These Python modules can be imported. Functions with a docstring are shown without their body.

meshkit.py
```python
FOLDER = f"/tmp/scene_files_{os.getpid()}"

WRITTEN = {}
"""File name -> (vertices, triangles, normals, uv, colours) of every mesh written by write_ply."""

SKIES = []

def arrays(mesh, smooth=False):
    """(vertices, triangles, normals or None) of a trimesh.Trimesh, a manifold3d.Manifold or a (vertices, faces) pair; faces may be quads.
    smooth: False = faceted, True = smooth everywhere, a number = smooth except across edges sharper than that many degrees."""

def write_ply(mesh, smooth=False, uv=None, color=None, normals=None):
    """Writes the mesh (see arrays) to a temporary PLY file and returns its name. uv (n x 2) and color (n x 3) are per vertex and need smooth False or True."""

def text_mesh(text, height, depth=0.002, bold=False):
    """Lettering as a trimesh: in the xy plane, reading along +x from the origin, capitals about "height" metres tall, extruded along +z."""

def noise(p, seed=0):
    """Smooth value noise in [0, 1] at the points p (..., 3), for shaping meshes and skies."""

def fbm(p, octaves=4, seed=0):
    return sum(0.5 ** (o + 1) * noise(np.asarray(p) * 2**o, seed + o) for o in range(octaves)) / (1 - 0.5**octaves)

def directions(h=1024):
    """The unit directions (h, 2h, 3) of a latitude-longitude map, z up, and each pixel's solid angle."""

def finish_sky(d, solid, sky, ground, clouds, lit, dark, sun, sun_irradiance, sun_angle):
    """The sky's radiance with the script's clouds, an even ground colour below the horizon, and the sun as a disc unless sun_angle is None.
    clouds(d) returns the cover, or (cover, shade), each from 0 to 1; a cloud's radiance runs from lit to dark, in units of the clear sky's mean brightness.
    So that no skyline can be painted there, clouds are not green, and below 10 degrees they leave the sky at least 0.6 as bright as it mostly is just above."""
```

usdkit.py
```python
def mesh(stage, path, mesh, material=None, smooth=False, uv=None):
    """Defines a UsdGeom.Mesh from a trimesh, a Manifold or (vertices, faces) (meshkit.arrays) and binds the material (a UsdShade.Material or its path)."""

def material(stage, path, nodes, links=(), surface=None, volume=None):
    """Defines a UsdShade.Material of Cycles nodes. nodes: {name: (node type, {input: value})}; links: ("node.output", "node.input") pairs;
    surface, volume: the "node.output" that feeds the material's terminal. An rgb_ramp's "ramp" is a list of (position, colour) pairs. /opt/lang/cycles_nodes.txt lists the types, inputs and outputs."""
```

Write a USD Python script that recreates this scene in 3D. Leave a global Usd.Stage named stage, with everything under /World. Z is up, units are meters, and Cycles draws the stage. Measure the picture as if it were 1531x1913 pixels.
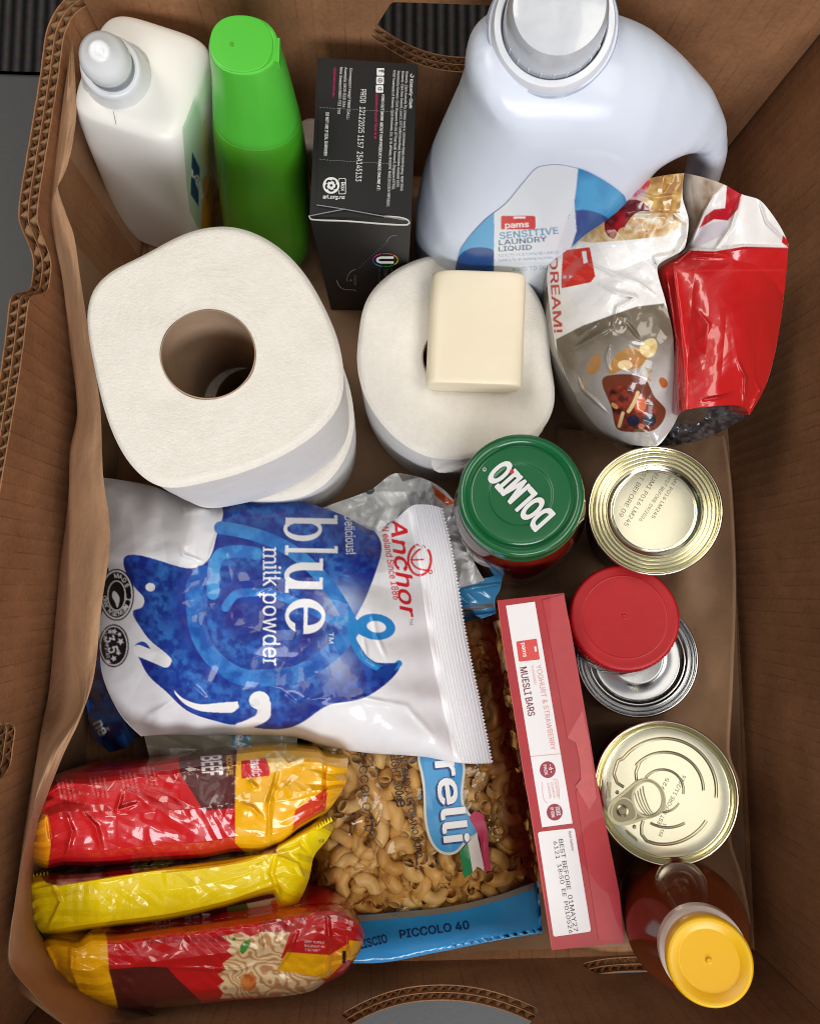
import math, random
import numpy as np, trimesh, shapely, manifold3d
from shapely import affinity
from shapely.geometry import Polygon, LineString, Point, MultiPolygon, box as sbox
from shapely.ops import unary_union
from scipy.interpolate import PchipInterpolator, CubicSpline
import usdkit, meshkit
from meshkit import fbm, noise
from pxr import Usd, UsdGeom, UsdLux, UsdShade, Gf, Sdf, Vt

random.seed(7)
rng = np.random.default_rng(7)
stage = Usd.Stage.CreateInMemory()
UsdGeom.SetStageUpAxis(stage, UsdGeom.Tokens.z)
UsdGeom.SetStageMetersPerUnit(stage, 1.0)
UsdGeom.Xform.Define(stage, '/World')
UsdGeom.Scope.Define(stage, '/World/Looks')

# ------------------------------------------------------------------ camera
# measured on the photograph (1531 x 1913): focal length in its pixels, the point straight below the lens, height over the box floor
F, NAD, H, CX, CY = 1533.0, (690.0, 1100.0), 0.585, 765.5, 956.5
_d = np.array([(NAD[0] - CX) / F, -(NAD[1] - CY) / F, -1.0]); _d /= np.linalg.norm(_d)
_zw = -_d
_xw = np.array([1.0, 0, 0]) - _zw[0] * _zw; _xw /= np.linalg.norm(_xw)
_yw = np.cross(_zw, _xw)
RWC = np.stack([_xw, _yw, _zw])            # world = RWC @ cam
EYE = np.array([0, 0, H])
cam = UsdGeom.Camera.Define(stage, '/World/camera')
cam.CreateHorizontalApertureAttr(24.0); cam.CreateVerticalApertureAttr(24.0 * 1024 / 819)
cam.CreateFocalLengthAttr(24.0 * F / 1531)
cam.CreateClippingRangeAttr((0.02, 100.0))
cam.CreateExposureAttr(-0.2)
_m = np.eye(4); _m[:3, :3] = RWC.T; _m[3, :3] = EYE
cam.AddTransformOp().Set(Gf.Matrix4d(*map(float, _m.ravel())))

def ray(px, py):
    px, py = np.broadcast_arrays(np.asarray(px, float), np.asarray(py, float))
    c = np.stack([(px - CX) / F, -(py - CY) / F, -np.ones_like(px)], -1)
    return c @ RWC.T
def P(px, py, z):
    """the world point at height z that the photograph shows at (px, py)"""
    r = ray(px, py); t = (np.asarray(z, float) - H) / r[..., 2]
    return EYE + r * t[..., None]
def proj(p):
    c = (np.asarray(p, float) - EYE) @ RWC
    return np.stack([CX + F * c[..., 0] / -c[..., 2], CY - F * c[..., 1] / -c[..., 2]], -1)
def on_plane(px, py, o, n):
    r = ray(px, py); t = ((np.asarray(o) - EYE) @ n) / (r @ n)
    return EYE + r * t[..., None]

# ------------------------------------------------------------------ light: ceiling panels of the room
def lamp(name, loc, w, h, power, col, target=(0, 0, 0.05)):
    l = UsdLux.RectLight.Define(stage, '/World/' + name)
    l.CreateWidthAttr(w); l.CreateHeightAttr(h); l.CreateIntensityAttr(power); l.CreateColorAttr(Gf.Vec3f(*col))
    z = np.array(loc, float) - np.array(target, float); z /= np.linalg.norm(z)
    x = np.cross([0, 1.0, 0], z); x /= np.linalg.norm(x); y = np.cross(z, x)
    m = np.eye(4); m[0, :3], m[1, :3], m[2, :3], m[3, :3] = x, y, z, loc
    l.AddTransformOp().Set(Gf.Matrix4d(*map(float, m.ravel())))
    p = l.GetPrim(); p.SetCustomDataByKey('kind', 'structure')
    return l
WARM, COOL = (1.0, 0.93, 0.82), (0.8, 0.88, 1.0)
lamp('ceiling_lamp', (0.95, -0.35, 2.3), 0.75, 1.7, 6.0, WARM)
lamp('ceiling_lamp_001', (-1.25, 0.9, 2.3), 0.6, 1.4, 9.0, WARM)
lamp('ceiling_lamp_002', (0.25, -1.9, 1.65), 1.6, 0.7, 14.0, (0.94, 0.95, 0.98))
lamp('ceiling_lamp_003', (-0.2, 0.12, 2.35), 0.55, 0.7, 1.5, WARM, (-0.2, 0.12, 0))
lamp('ceiling_lamp_004', (0.0, 0.3, 2.6), 3.6, 3.6, 0.28, (0.96, 0.96, 1.0), (0, 0.3, 0))

# ------------------------------------------------------------------ materials
def C(*c):
    c = np.asarray(c if len(c) == 3 else c[0], float) / 255.0
    return np.where(c <= 0.04045, c / 12.92, ((c + 0.055) / 1.055) ** 2.4)
def mat(name, col=(0.8, 0.8, 0.8), rough=0.5, vary=0.0, scale=60.0, bump=0.0, bscale=300.0, attr=False, col2=None, **kw):
    nodes = {'p': ('principled_bsdf', dict(base_color=tuple(col), roughness=rough, **kw))}
    links = []
    if vary or bump:
        nodes['g'] = ('geometry', {})
    src = None
    if attr:
        nodes['a'] = ('attribute', {'attribute': 'print'}); src = 'a.color'
    if vary:
        c = np.asarray(col); c2 = np.asarray(col2) if col2 is not None else c * (1 - vary)
        nodes['n'] = ('noise_texture', {'scale': scale, 'detail': 5.0, 'roughness': 0.6})
        links.append(('g.position', 'n.vector'))
        if attr:
            nodes['r'] = ('rgb_ramp', {'ramp': [(0.3, (1 - vary,) * 3), (0.7, (1, 1, 1))]})
            nodes['m'] = ('mix', {'mix_type': 'multiply', 'fac': 1.0})
            links += [('n.fac', 'r.fac'), ('a.color', 'm.color1'), ('r.color', 'm.color2')]; src = 'm.color'
        else:
            nodes['r'] = ('rgb_ramp', {'ramp': [(0.3, tuple(c2)), (0.7, tuple(c))]})
            links += [('n.fac', 'r.fac')]; src = 'r.color'
    if src:
        links.append((src, 'p.base_color'))
    if bump:
        nodes['bn'] = ('noise_texture', {'scale': bscale, 'detail': 4.0})
        nodes['b'] = ('bump', {'strength': bump, 'distance': 0.001})
        links += [('g.position', 'bn.vector'), ('bn.fac', 'b.height'), ('b.normal', 'p.normal')]
    return usdkit.material(stage, '/World/Looks/' + name, nodes, links, surface='p.BSDF')
def film_mat(name, tint=(1, 1, 1), rough=0.08, ior=1.45):
    return usdkit.material(stage, '/World/Looks/' + name, {
        't': ('transparent_bsdf', {'color': tint}), 'g': ('glossy_bsdf', {'color': (1, 1, 1), 'roughness': rough}),
        'f': ('fresnel', {'IOR': ior}), 'm': ('mix_closure', {})},
        [('f.fac', 'm.fac'), ('t.BSDF', 'm.closure1'), ('g.BSDF', 'm.closure2')], surface='m.closure')
def board_mat(name, axis, col, col2, period=0.0085):
    """kraft liner board whose flutes telegraph through as faint lines across the wall"""
    nodes = {'g': ('geometry', {}), 's': ('separate_xyz', {}),
             'mm': ('math', {'math_type': 'multiply', 'value2': 2 * math.pi / period}), 'sn': ('math', {'math_type': 'sine'}),
             'r': ('rgb_ramp', {'ramp': [(0.0, (1, 1, 1)), (0.93, (1, 1, 1)), (0.985, (0.76, 0.73, 0.7)), (1.0, (0.72, 0.69, 0.66))]}),
             'n': ('noise_texture', {'scale': 28.0, 'detail': 6.0}), 'n2': ('noise_texture', {'scale': 45.0, 'detail': 2.0}),
             'fr': ('rgb_ramp', {'ramp': [(0.35, (0, 0, 0)), (0.6, (1, 1, 1))]}),
             'nf': ('noise_texture', {'scale': 420.0, 'detail': 3.0}), 'nr': ('rgb_ramp', {'ramp': [(0.3, (0.86,) * 3), (0.7, (1.08,) * 3)]}),
             'cr': ('rgb_ramp', {'ramp': [(0.3, tuple(col2)), (0.7, tuple(col))]}),
             'm': ('mix', {'mix_type': 'multiply', 'fac': 1.0}), 'm2': ('mix', {'mix_type': 'multiply', 'fac': 1.0}),
             'b': ('bump', {'strength': 0.12, 'distance': 0.0004}), 'p': ('principled_bsdf', {'roughness': 0.72, 'specular_ior_level': 0.25})}
    links = [('g.position', 's.vector'), (f's.{axis}', 'mm.value1'), ('mm.value', 'sn.value1'), ('sn.value', 'r.fac'),
             ('g.position', 'n.vector'), ('g.position', 'n2.vector'), ('g.position', 'nf.vector'), ('n2.fac', 'fr.fac'), ('fr.color', 'm.fac'),
             ('n.fac', 'cr.fac'), ('cr.color', 'm.color1'), ('r.color', 'm.color2'), ('nf.fac', 'nr.fac'),
             ('m.color', 'm2.color1'), ('nr.color', 'm2.color2'), ('m2.color', 'p.base_color'), ('sn.value', 'b.height'), ('b.normal', 'p.normal')]
    return usdkit.material(stage, '/World/Looks/' + name, nodes, links, surface='p.BSDF')

KRAFT, KRAFT2 = C(170, 122, 86), C(146, 102, 70)
M = {}
M['board_x'] = board_mat('board_side', 'y', KRAFT, KRAFT2)
M['board_y'] = board_mat('board_end', 'x', KRAFT, KRAFT2)
M['flute'] = mat('flute_paper', C(190, 150, 108), 0.8, vary=0.3, scale=200)
M['liner'] = mat('liner_paper', C(178, 138, 106), 0.7, vary=0.22, scale=40, bump=0.35, bscale=260, specular_ior_level=0.3)
M['base_paper'] = mat('base_paper', C(166, 128, 96), 0.6, vary=0.25, scale=30, bump=0.25, bscale=300, specular_ior_level=0.4)
M['vinyl'] = mat('vinyl_grey', C(66, 67, 69), 0.5, vary=0.12, scale=15, bump=0.1, bscale=500)
M['print'] = mat('printed_film', rough=0.3, attr=True, coat_weight=0.7, coat_roughness=0.04)
M['print_soft'] = mat('printed_soft_film', rough=0.34, attr=True, coat_weight=0.35, coat_roughness=0.06, specular_ior_level=0.25)
M['print_bottle'] = mat('printed_bottle', rough=0.35, attr=True)
M['print_matt'] = mat('printed_paper', rough=0.5, attr=True)
M['tissue'] = mat('tissue_paper', C(238, 233, 224), 0.95, vary=0.06, scale=250, bump=0.42, bscale=900, specular_ior_level=0.1)
M['tissue_side'] = mat('tissue_side', C(236, 234, 232), 0.95, vary=0.05, scale=90, bump=0.25, bscale=260, specular_ior_level=0.1)
M['core'] = mat('core_card', C(178, 150, 124), 0.8, vary=0.12, scale=120)
M['white_plastic'] = mat('white_plastic', C(246, 244, 238), 0.35, vary=0.03, scale=20)
M['cool_plastic'] = mat('cool_white_plastic', C(226, 234, 250), 0.28, vary=0.04, scale=14, bump=0.03, bscale=40)
M['cap_white'] = mat('cap_white', C(242, 245, 252), 0.28)
M['cap_inner'] = mat('cap_inner', C(200, 205, 212), 0.35, vary=0.2, scale=120, col2=C(228, 231, 235))
M['milky'] = mat('milky_plastic', C(246, 249, 254), 0.25, subsurface_weight=0.25, subsurface_scale=0.003, subsurface_radius=(1.0, 1.0, 1.0))
M['frost'] = mat('frosted_cap', C(214, 219, 226), 0.22, vary=0.12, scale=140, coat_weight=0.4)
M['skirt'] = mat('neck_skirt', C(196, 206, 226), 0.18, coat_weight=0.5)
M['grey_ring'] = mat('grey_ring', C(150, 156, 166), 0.3)
M['green_cap'] = mat('green_cap', C(92, 208, 66), 0.3, vary=0.06, scale=30)
M['green_body'] = mat('green_body', C(70, 172, 40), 0.22, vary=0.5, scale=13, col2=C(104, 172, 40), bump=0.05, bscale=60)
M['black_card'] = mat('black_card', C(17, 17, 19), 0.55, vary=0.15, scale=60, bump=0.06, bscale=500)
M['white_ink'] = mat('white_ink', C(228, 228, 228), 0.5)
M['grey_ink'] = mat('grey_ink', C(150, 150, 152), 0.5)
M['magenta_ink'] = mat('magenta_ink', C(176, 34, 96), 0.5)
M['card_edge'] = mat('card_edge', C(205, 203, 200), 0.6)
M['soap'] = mat('soap', C(240, 228, 200), 0.4, vary=0.04, scale=50, bump=0.12, bscale=200)
M['can_gold'] = mat('can_gold', C(236, 232, 206), 0.2, bump=0.05, bscale=60, metallic=1.0)
M['can_silver'] = mat('can_silver', C(214, 216, 218), 0.16, bump=0.05, bscale=60, metallic=1.0)
M['can_label'] = mat('can_label', C(52, 38, 34), 0.35, vary=0.5, scale=40)
M['ink'] = mat('black_ink', C(112, 106, 82), 0.6)
M['ink_black'] = mat('jet_ink', C(24, 24, 30), 0.5)
M['tab'] = mat('tab_metal', C(150, 142, 118), 0.28, metallic=1.0)
M['groove'] = mat('groove_metal', C(196, 190, 158), 0.3, metallic=1.0)
M['lid_green'] = mat('lid_green', C(24, 98, 56), 0.22, coat_weight=0.3)
M['lid_red'] = mat('lid_red', C(190, 26, 34), 0.38, vary=0.08, scale=90, bump=0.08, bscale=200)
M['sauce'] = mat('tomato_sauce', C(160, 44, 28), 0.3, vary=0.4, scale=120)
M['spread'] = mat('jar_filling', C(150, 138, 118), 0.4, vary=0.3, scale=60)
M['glass'] = film_mat('jar_glass', (0.93, 0.95, 0.94), 0.03, 1.5)
M['clear_plastic'] = film_mat('clear_plastic', (0.9, 0.93, 0.96), 0.12, 1.5)
M['film'] = film_mat('clear_film', (0.97, 0.97, 0.97), 0.07, 1.5)
M['oil'] = usdkit.material(stage, '/World/Looks/oil', {
    't': ('refraction_bsdf', {'color': tuple(C(200, 104, 44)), 'roughness': 0.18, 'IOR': 1.15}), 'd': ('principled_bsdf', {'base_color': tuple(C(128, 52, 20)), 'roughness': 0.4, 'specular_ior_level': 0.0}), 'g': ('glossy_bsdf', {'color': (1, 1, 1), 'roughness': 0.12}),
    'f': ('fresnel', {'IOR': 1.5}), 'm0': ('mix_closure', {'fac': 0.6}), 'm': ('mix_closure', {})},
    [('t.BSDF', 'm0.closure1'), ('d.BSDF', 'm0.closure2'), ('f.fac', 'm.fac'), ('m0.closure', 'm.closure1'), ('g.BSDF', 'm.closure2')], surface='m.closure')
M['cap_yellow'] = mat('cap_yellow', C(246, 186, 20), 0.35, subsurface_weight=0.25, subsurface_scale=0.003)
M['collar'] = mat('neck_collar', C(232, 214, 206), 0.35)
M['pasta'] = mat('durum_pasta', C(236, 190, 112), 0.42, vary=0.15, scale=90)
M['pasta2'] = mat('pale_pasta', C(242, 202, 130), 0.42, vary=0.15, scale=90)
M['pasta3'] = mat('deep_pasta', C(226, 174, 92), 0.42, vary=0.15, scale=90)
M['pouch'] = mat('dark_pouch', C(92, 76, 64), 0.18, vary=0.5, scale=60, coat_weight=0.5)
M['red_sauce_label'] = mat('red_ink', C(206, 40, 44), 0.4)

# carpet: dark ribbed pile
M['carpet'] = usdkit.material(stage, '/World/Looks/carpet', {
    'g': ('geometry', {}), 'w': ('wave_texture', {'scale': 38.0, 'distortion': 1.2, 'detail': 3.0, 'bands_direction': 'x'}),
    'n': ('noise_texture', {'scale': 240.0, 'detail': 4.0}), 'r': ('rgb_ramp', {'ramp': [(0.0, tuple(C(34, 33, 34))), (1.0, tuple(C(86, 82, 82)))]}),
    'm': ('mix', {'mix_type': 'multiply', 'fac': 0.7}), 'b': ('bump', {'strength': 0.6, 'distance': 0.003}), 'p': ('principled_bsdf', {'roughness': 0.95, 'specular_ior_level': 0.05})},
    [('g.position', 'w.vector'), ('g.position', 'n.vector'), ('w.fac', 'r.fac'), ('r.color', 'm.color1'), ('n.color', 'm.color2'), ('m.color', 'p.base_color'), ('w.fac', 'b.height'), ('b.normal', 'p.normal')], surface='p.BSDF')

# ------------------------------------------------------------------ scene tree helpers
USED = {}
def numbered(parent, name):
    k = (parent, name); n = USED.get(k, 0); USED[k] = n + 1
    return f'{parent}/{name}' if n == 0 else f'{parent}/{name}_{n:03d}'
ORIGIN = {}
def thing(name, label, cat, loc=(0, 0, 0), group=None, kind=None):
    path = numbered('/World', name)
    x = UsdGeom.Xform.Define(stage, path); x.AddTranslateOp().Set(Gf.Vec3d(*map(float, loc)))
    ORIGIN[path] = np.array(loc, float); tag(x.GetPrim(), label, cat, group, kind)
    return path
def tag(p, label=None, cat=None, group=None, kind=None):
    for k, v in (('label', label), ('category', cat), ('group', group), ('kind', kind)):
        if v: p.SetCustomDataByKey(k, v)
def part(parent, name, mesh, m, smooth=False, colors=None, label=None, kind=None):
    """a mesh given in world coordinates, stored in its parent's frame"""
    path = numbered(parent, name)
    o = ORIGIN.get(parent, np.zeros(3)); ORIGIN[path] = o
    v, f = (mesh.vertices, mesh.faces) if isinstance(mesh, trimesh.Trimesh) else meshkit.arrays(mesh)[:2]
    g = usdkit.mesh(stage, path, (np.asarray(v) - o, np.asarray(f)), M[m] if isinstance(m, str) else m, smooth)
    if colors is not None:
        UsdGeom.PrimvarsAPI(g).CreatePrimvar('print', Sdf.ValueTypeNames.Color3fArray, 'vertex').Set(Vt.Vec3fArray.FromNumpy(np.asarray(colors, np.float32)))
    tag(g.GetPrim(), label, None, None, kind)
    return path
def setting(name, mesh, m, smooth=False):
    p = part('/World', name, mesh, m, smooth); stage.GetPrimAtPath(p).SetCustomDataByKey('kind', 'structure'); return p

# ------------------------------------------------------------------ geometry helpers
def grid_faces(nv, nu, close=False):
    i = np.arange(nv - 1)[:, None] * nu; j = np.arange(nu if close else nu - 1)[None]
    a = i + j; b = i + (j + 1) % nu
    return np.concatenate([np.stack([a, b, b + nu], -1).reshape(-1, 3), np.stack([a, b + nu, a + nu], -1).reshape(-1, 3)])
def spline(pts, n, closed=False, lin=False):
    p = np.asarray(pts, float)
    if closed: p = np.vstack([p, p[:1]])
    d = np.r_[0, np.cumsum(np.linalg.norm(np.diff(p, axis=0), axis=1))]; t = np.linspace(0, d[-1], n)
    if lin or len(p) < 3: return np.stack([np.interp(t, d, p[:, k]) for k in range(p.shape[1])], 1)
    if closed: return CubicSpline(d, p, bc_type='periodic')(t)
    return PchipInterpolator(d, p)(t)
def blob(pts, n=None): return Polygon(spline(pts, n or 8 * len(pts), True)[:-1]).buffer(0)
def poly(pts): return Polygon(pts).buffer(0)
def stroke(pts, w, n=40, cap='round'): return LineString(spline(pts, n)).buffer(w / 2, cap_style=cap)
def ell(x, y, rx, ry=None, rot=0): return affinity.rotate(affinity.scale(Point(x, y).buffer(1, 24), rx, ry or rx), rot, origin=(x, y))
def rrect(x0, y0, x1, y1, r): return sbox(x0 + r, y0 + r, x1 - r, y1 - r).buffer(r)
TEXTS = {}
def glyphs(text, bold=False):
    """lettering as a shapely shape, capitals 1 high, baseline on y = 0, starting at x = 0"""
    k = (text, bold)
    if k not in TEXTS:
        m = meshkit.text_mesh(text, 1.0, 0.1, bold)
        low = (m.vertices[m.faces][:, :, 2] < 0.05).all(1)
        g = unary_union([Polygon(t[:, :2]).buffer(1e-4) for t in m.vertices[m.faces[low]]])
        TEXTS[k] = affinity.translate(g, -g.bounds[0], 0)
    return TEXTS[k]
def serif(g, xh=0.74, asc=1.0):
    """adds slab serifs to the stems of a sans shape"""
    out = [g]
    def cuts(y):
        x = g.intersection(LineString([(-9, y), (99, y)]))
        return [s.bounds for s in getattr(x, 'geoms', [x]) if not s.is_empty and s.geom_type == 'LineString']
    for y, up in ((0.02, 1), (-0.19, 1), (xh - 0.03, -1), (asc + 0.02, -1)):
        far = cuts(y + 0.22 * up)
        for b in cuts(y):
            w = b[2] - b[0]
            if w < 0.2 and any(abs((c[0] + c[2]) / 2 - (b[0] + b[2]) / 2) < 0.04 for c in far):
                out.append(sbox(b[0] - 0.1, y - 0.02 if up > 0 else y - 0.05, b[2] + (0.1 if up > 0 else 0), y + 0.05 if up > 0 else y + 0.03))
    return unary_union(out)
def text(t, x, y, deg, h, length=None, bold=False, shear=0.0, ser=False, shape=None):
    """lettering in picture coordinates (y down): baseline starts at x, y and runs at deg (clockwise), capitals h high"""
    g = shape if shape is not None else glyphs(t, bold)
    if ser: g = serif(g)
    sx = h if length is None else length / (g.bounds[2] - g.bounds[0])
    if shear: g = affinity.affine_transform(g, [1, shear, 0, 1, 0, 0])
    a = math.radians(deg); c, s = math.cos(a), math.sin(a)
    return affinity.affine_transform(g, [sx * c, h * s, sx * s, -h * c, x, y])
class K:
    """coordinates read off an enlarged crop of the photograph"""
    def __init__(s, ox, oy, k): s.ox, s.oy, s.k = ox, oy, k
    def pts(s, p): return np.asarray(p, float) * s.k + (s.ox, s.oy)
    def geo(s, g): return affinity.affine_transform(g, [s.k, 0, 0, s.k, s.ox, s.oy])
    def art(s, a): return [(s.geo(g), c) for g, c in a]
def paint(x, y, base, art, d=0.45):
    """print colours at picture points, averaged over four samples"""
    out = np.zeros(x.shape + (3,))
    for ox, oy in ((-d, -d), (d, -d), (-d, d), (d, d)):
        X, Y = x + ox, y + oy
        c = np.empty(x.shape + (3,)); c[:] = base(X, Y) if callable(base) else C(base)
        for g, col in art:
            if g.is_empty: continue
            b = g.bounds; m = (X >= b[0]) & (X <= b[2]) & (Y >= b[1]) & (Y <= b[3])
            if not m.any(): continue
            shapely.prepare(g)
            i = np.nonzero(m); i = tuple(k[shapely.contains_xy(g, X[m], Y[m])] for k in i)
            c[i] = col(X[i], Y[i]) if callable(col) else C(col)
        out += c / 4
    return out
def mottled(c1, c2, s=0.05, seed=0, lo=0.35, hi=0.65):
    a, b = C(c1), C(c2)
    def f(x, y):
        t = np.clip((fbm(np.stack([x * s, y * s, x * 0], -1), 4, seed) - lo) / (hi - lo), 0, 1)[..., None]
        return a * (1 - t) + b * t
    return f
def coons(top, right, bottom, left, nu, nv):
    T, B, L, R = spline(top, nu), spline(bottom, nu), spline(left, nv), spline(right, nv)
    u, v = np.linspace(0, 1, nu)[None, :, None], np.linspace(0, 1, nv)[:, None, None]
    return ((1 - v) * T[None] + v * B[None] + (1 - u) * L[:, None] + u * R[:, None]
            - (1 - u) * (1 - v) * T[0] - u * (1 - v) * T[-1] - (1 - u) * v * B[0] - u * v * B[-1])
def ridge(x, y, pts, w, d):
    """a crease d high and w wide (picture units) along a line"""
    l = LineString(pts); b = l.bounds; z = np.zeros(x.shape)
    m = (x > b[0] - 3 * w) & (x < b[2] + 3 * w) & (y > b[1] - 3 * w) & (y < b[3] + 3 * w)
    q = shapely.points(x[m], y[m]); t = shapely.line_locate_point(l, q, normalized=True)
    wv = 0.75 + 0.5 * noise(np.stack([x[m] * 0.03, y[m] * 0.03, x[m] * 0], -1), 77)
    z[m] = 0.75 * d * np.sin(np.pi * np.clip(t, 0.03, 0.97)) ** 0.7 * np.exp(-(shapely.distance(q, l) / (w * wv)) ** 2)
    return z
def crumple(x, y, scale, seed, sharp=True):
    q = np.stack([x / scale, y / scale, x * 0 + seed * 3.7], -1)
    w = np.stack([fbm(q * 0.7 + 9, 2, seed + 50), fbm(q * 0.7 + 19, 2, seed + 60), x * 0], -1)
    f = noise(q + 1.6 * w, seed) * 0.8 + noise(q * 2.1 + 2 * w, seed + 1) * 0.2
    r = 1 - np.sqrt((2 * f - 1) ** 2 + 0.012) * 2
    r = r * np.clip(fbm(q * 0.35 + 5, 2, seed + 7) * 3 - 0.9, 0.1, 1)
    g = np.random.default_rng(seed); t = 0
    for i in range(6):                                      # straight sharp creases in patches
        a = g.uniform(0, np.pi); l = scale * g.uniform(0.7, 1.5)
        k = (x * math.cos(a) + y * math.sin(a)) / l + g.uniform(0, 9) + 0.35 * w[..., 0]
        t = t + (4 * np.abs(k - np.floor(k + 0.5)) - 1) * np.clip(noise(np.stack([x / scale * 0.7 + 7 * i, y / scale * 0.7, x * 0 + seed], -1), seed + i) * 4 - 2.2, 0, 1)
    return 0.45 * r - 0.55 * t
def bag(parent, name, g, z, cols, m='print', depth=0.03, backcol=None):
    """a filled bag: the upper skin over picture grid g with heights z, closed underneath"""
    nv, nu = z.shape
    top = P(g[..., 0], g[..., 1], z).reshape(-1, 3)
    loop = np.r_[np.arange(nu), np.arange(1, nv) * nu + nu - 1, (nv - 1) * nu + np.arange(nu - 2, -1, -1), np.arange(nv - 2, 0, -1) * nu]
    ring, c = top[loop], top.mean(0)
    V, Fc, n0, prev = [top], [grid_faces(nv, nu)[:, ::-1]], len(top), loop
    cc = cols.reshape(-1, 3); CO = [cc]
    for k, (s, dz) in enumerate(((0.0, 0.0006), (0.05, 0.35), (0.14, 0.75), (0.4, 1.0))):
        r = ring + (c - ring) * s; r[:, 2] = ring[:, 2] - dz * depth if k else ring[:, 2] - 0.0006
        r[:, 2] = np.maximum(r[:, 2], 0.002)
        i = n0 + np.arange(len(loop)); n0 += len(loop)
        a, b = prev, i; a2, b2 = np.roll(a, -1), np.roll(b, -1)
        Fc += [np.stack([a, b, b2], 1), np.stack([a, b2, a2], 1)]; V.append(r)
        CO.append(np.broadcast_to(C(backcol), r.shape) if backcol is not None else cc[loop]); prev = i
    V.append(V[-1].mean(0)[None]); CO.append(CO[-1].mean(0)[None])
    Fc.append(np.stack([prev, np.full(len(prev), n0), np.roll(prev, -1)], 1))
    return part(parent, name, (np.vstack(V), np.vstack(Fc)), m, True, np.vstack(CO))
def lathe(profile, base, top, n=72):
    """profile of (radius, distance along the axis) around the axis from base towards top"""
    a = np.asarray(top, float) - np.asarray(base, float); a /= np.linalg.norm(a)
    x = np.cross([0, 1.0, 0], a); x /= np.linalg.norm(x); y = np.cross(a, x)
    pr = np.asarray(profile, float); th = np.linspace(0, 2 * np.pi, n, endpoint=False)
    ring = np.cos(th)[:, None] * x + np.sin(th)[:, None] * y
    v = (np.asarray(base) + pr[:, 1, None, None] * a + pr[:, 0, None, None] * ring[None]).reshape(-1, 3)
    return trimesh.Trimesh(v, grid_faces(len(pr), n, True), process=False)
def loft(secs, m=None, n=64, caps=True):
    """secs: (cx, cy, cz, rx, ry, power, rotation) with rounded-rectangle cross-sections"""
    s = np.asarray(secs, float)
    if m:
        t = np.linspace(0, len(s) - 1, m); s = PchipInterpolator(np.arange(len(s)), s)(t)
    th = np.linspace(0, 2 * np.pi, n, endpoint=False); V = []
    for cx, cy, cz, rx, ry, pw, rot in s:
        ca, sa = np.cos(th), np.sin(th)
        x = rx * np.sign(ca) * np.abs(ca) ** (2 / pw); y = ry * np.sign(sa) * np.abs(sa) ** (2 / pw)
        V.append(np.stack([cx + x * math.cos(rot) - y * math.sin(rot), cy + x * math.sin(rot) + y * math.cos(rot), np.full(n, cz)], 1))
    k = len(V); v = np.vstack(V); f = grid_faces(k, n, True)
    if caps:
        v = np.vstack([v, V[0].mean(0), V[-1].mean(0)]); i = np.arange(n); j = (i + 1) % n
        f = np.vstack([f, np.stack([j, i, np.full(n, k * n)], 1), np.stack([(k - 1) * n + i, (k - 1) * n + j, np.full(n, k * n + 1)], 1)])
    return trimesh.Trimesh(v, f, process=False)
def tri(g):
    """2D triangles of a shapely shape"""
    V, Fc, n = [], [], 0
    for q in getattr(g, 'geoms', [g]):
        if q.geom_type != 'Polygon' or q.area < 1e-12: continue
        v, f = trimesh.creation.triangulate_polygon(q, engine='earcut'); V.append(v); Fc.append(f + n); n += len(v)
    return (np.vstack(V), np.vstack(Fc)) if V else (np.zeros((0, 2)), np.zeros((0, 3), int))
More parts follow.
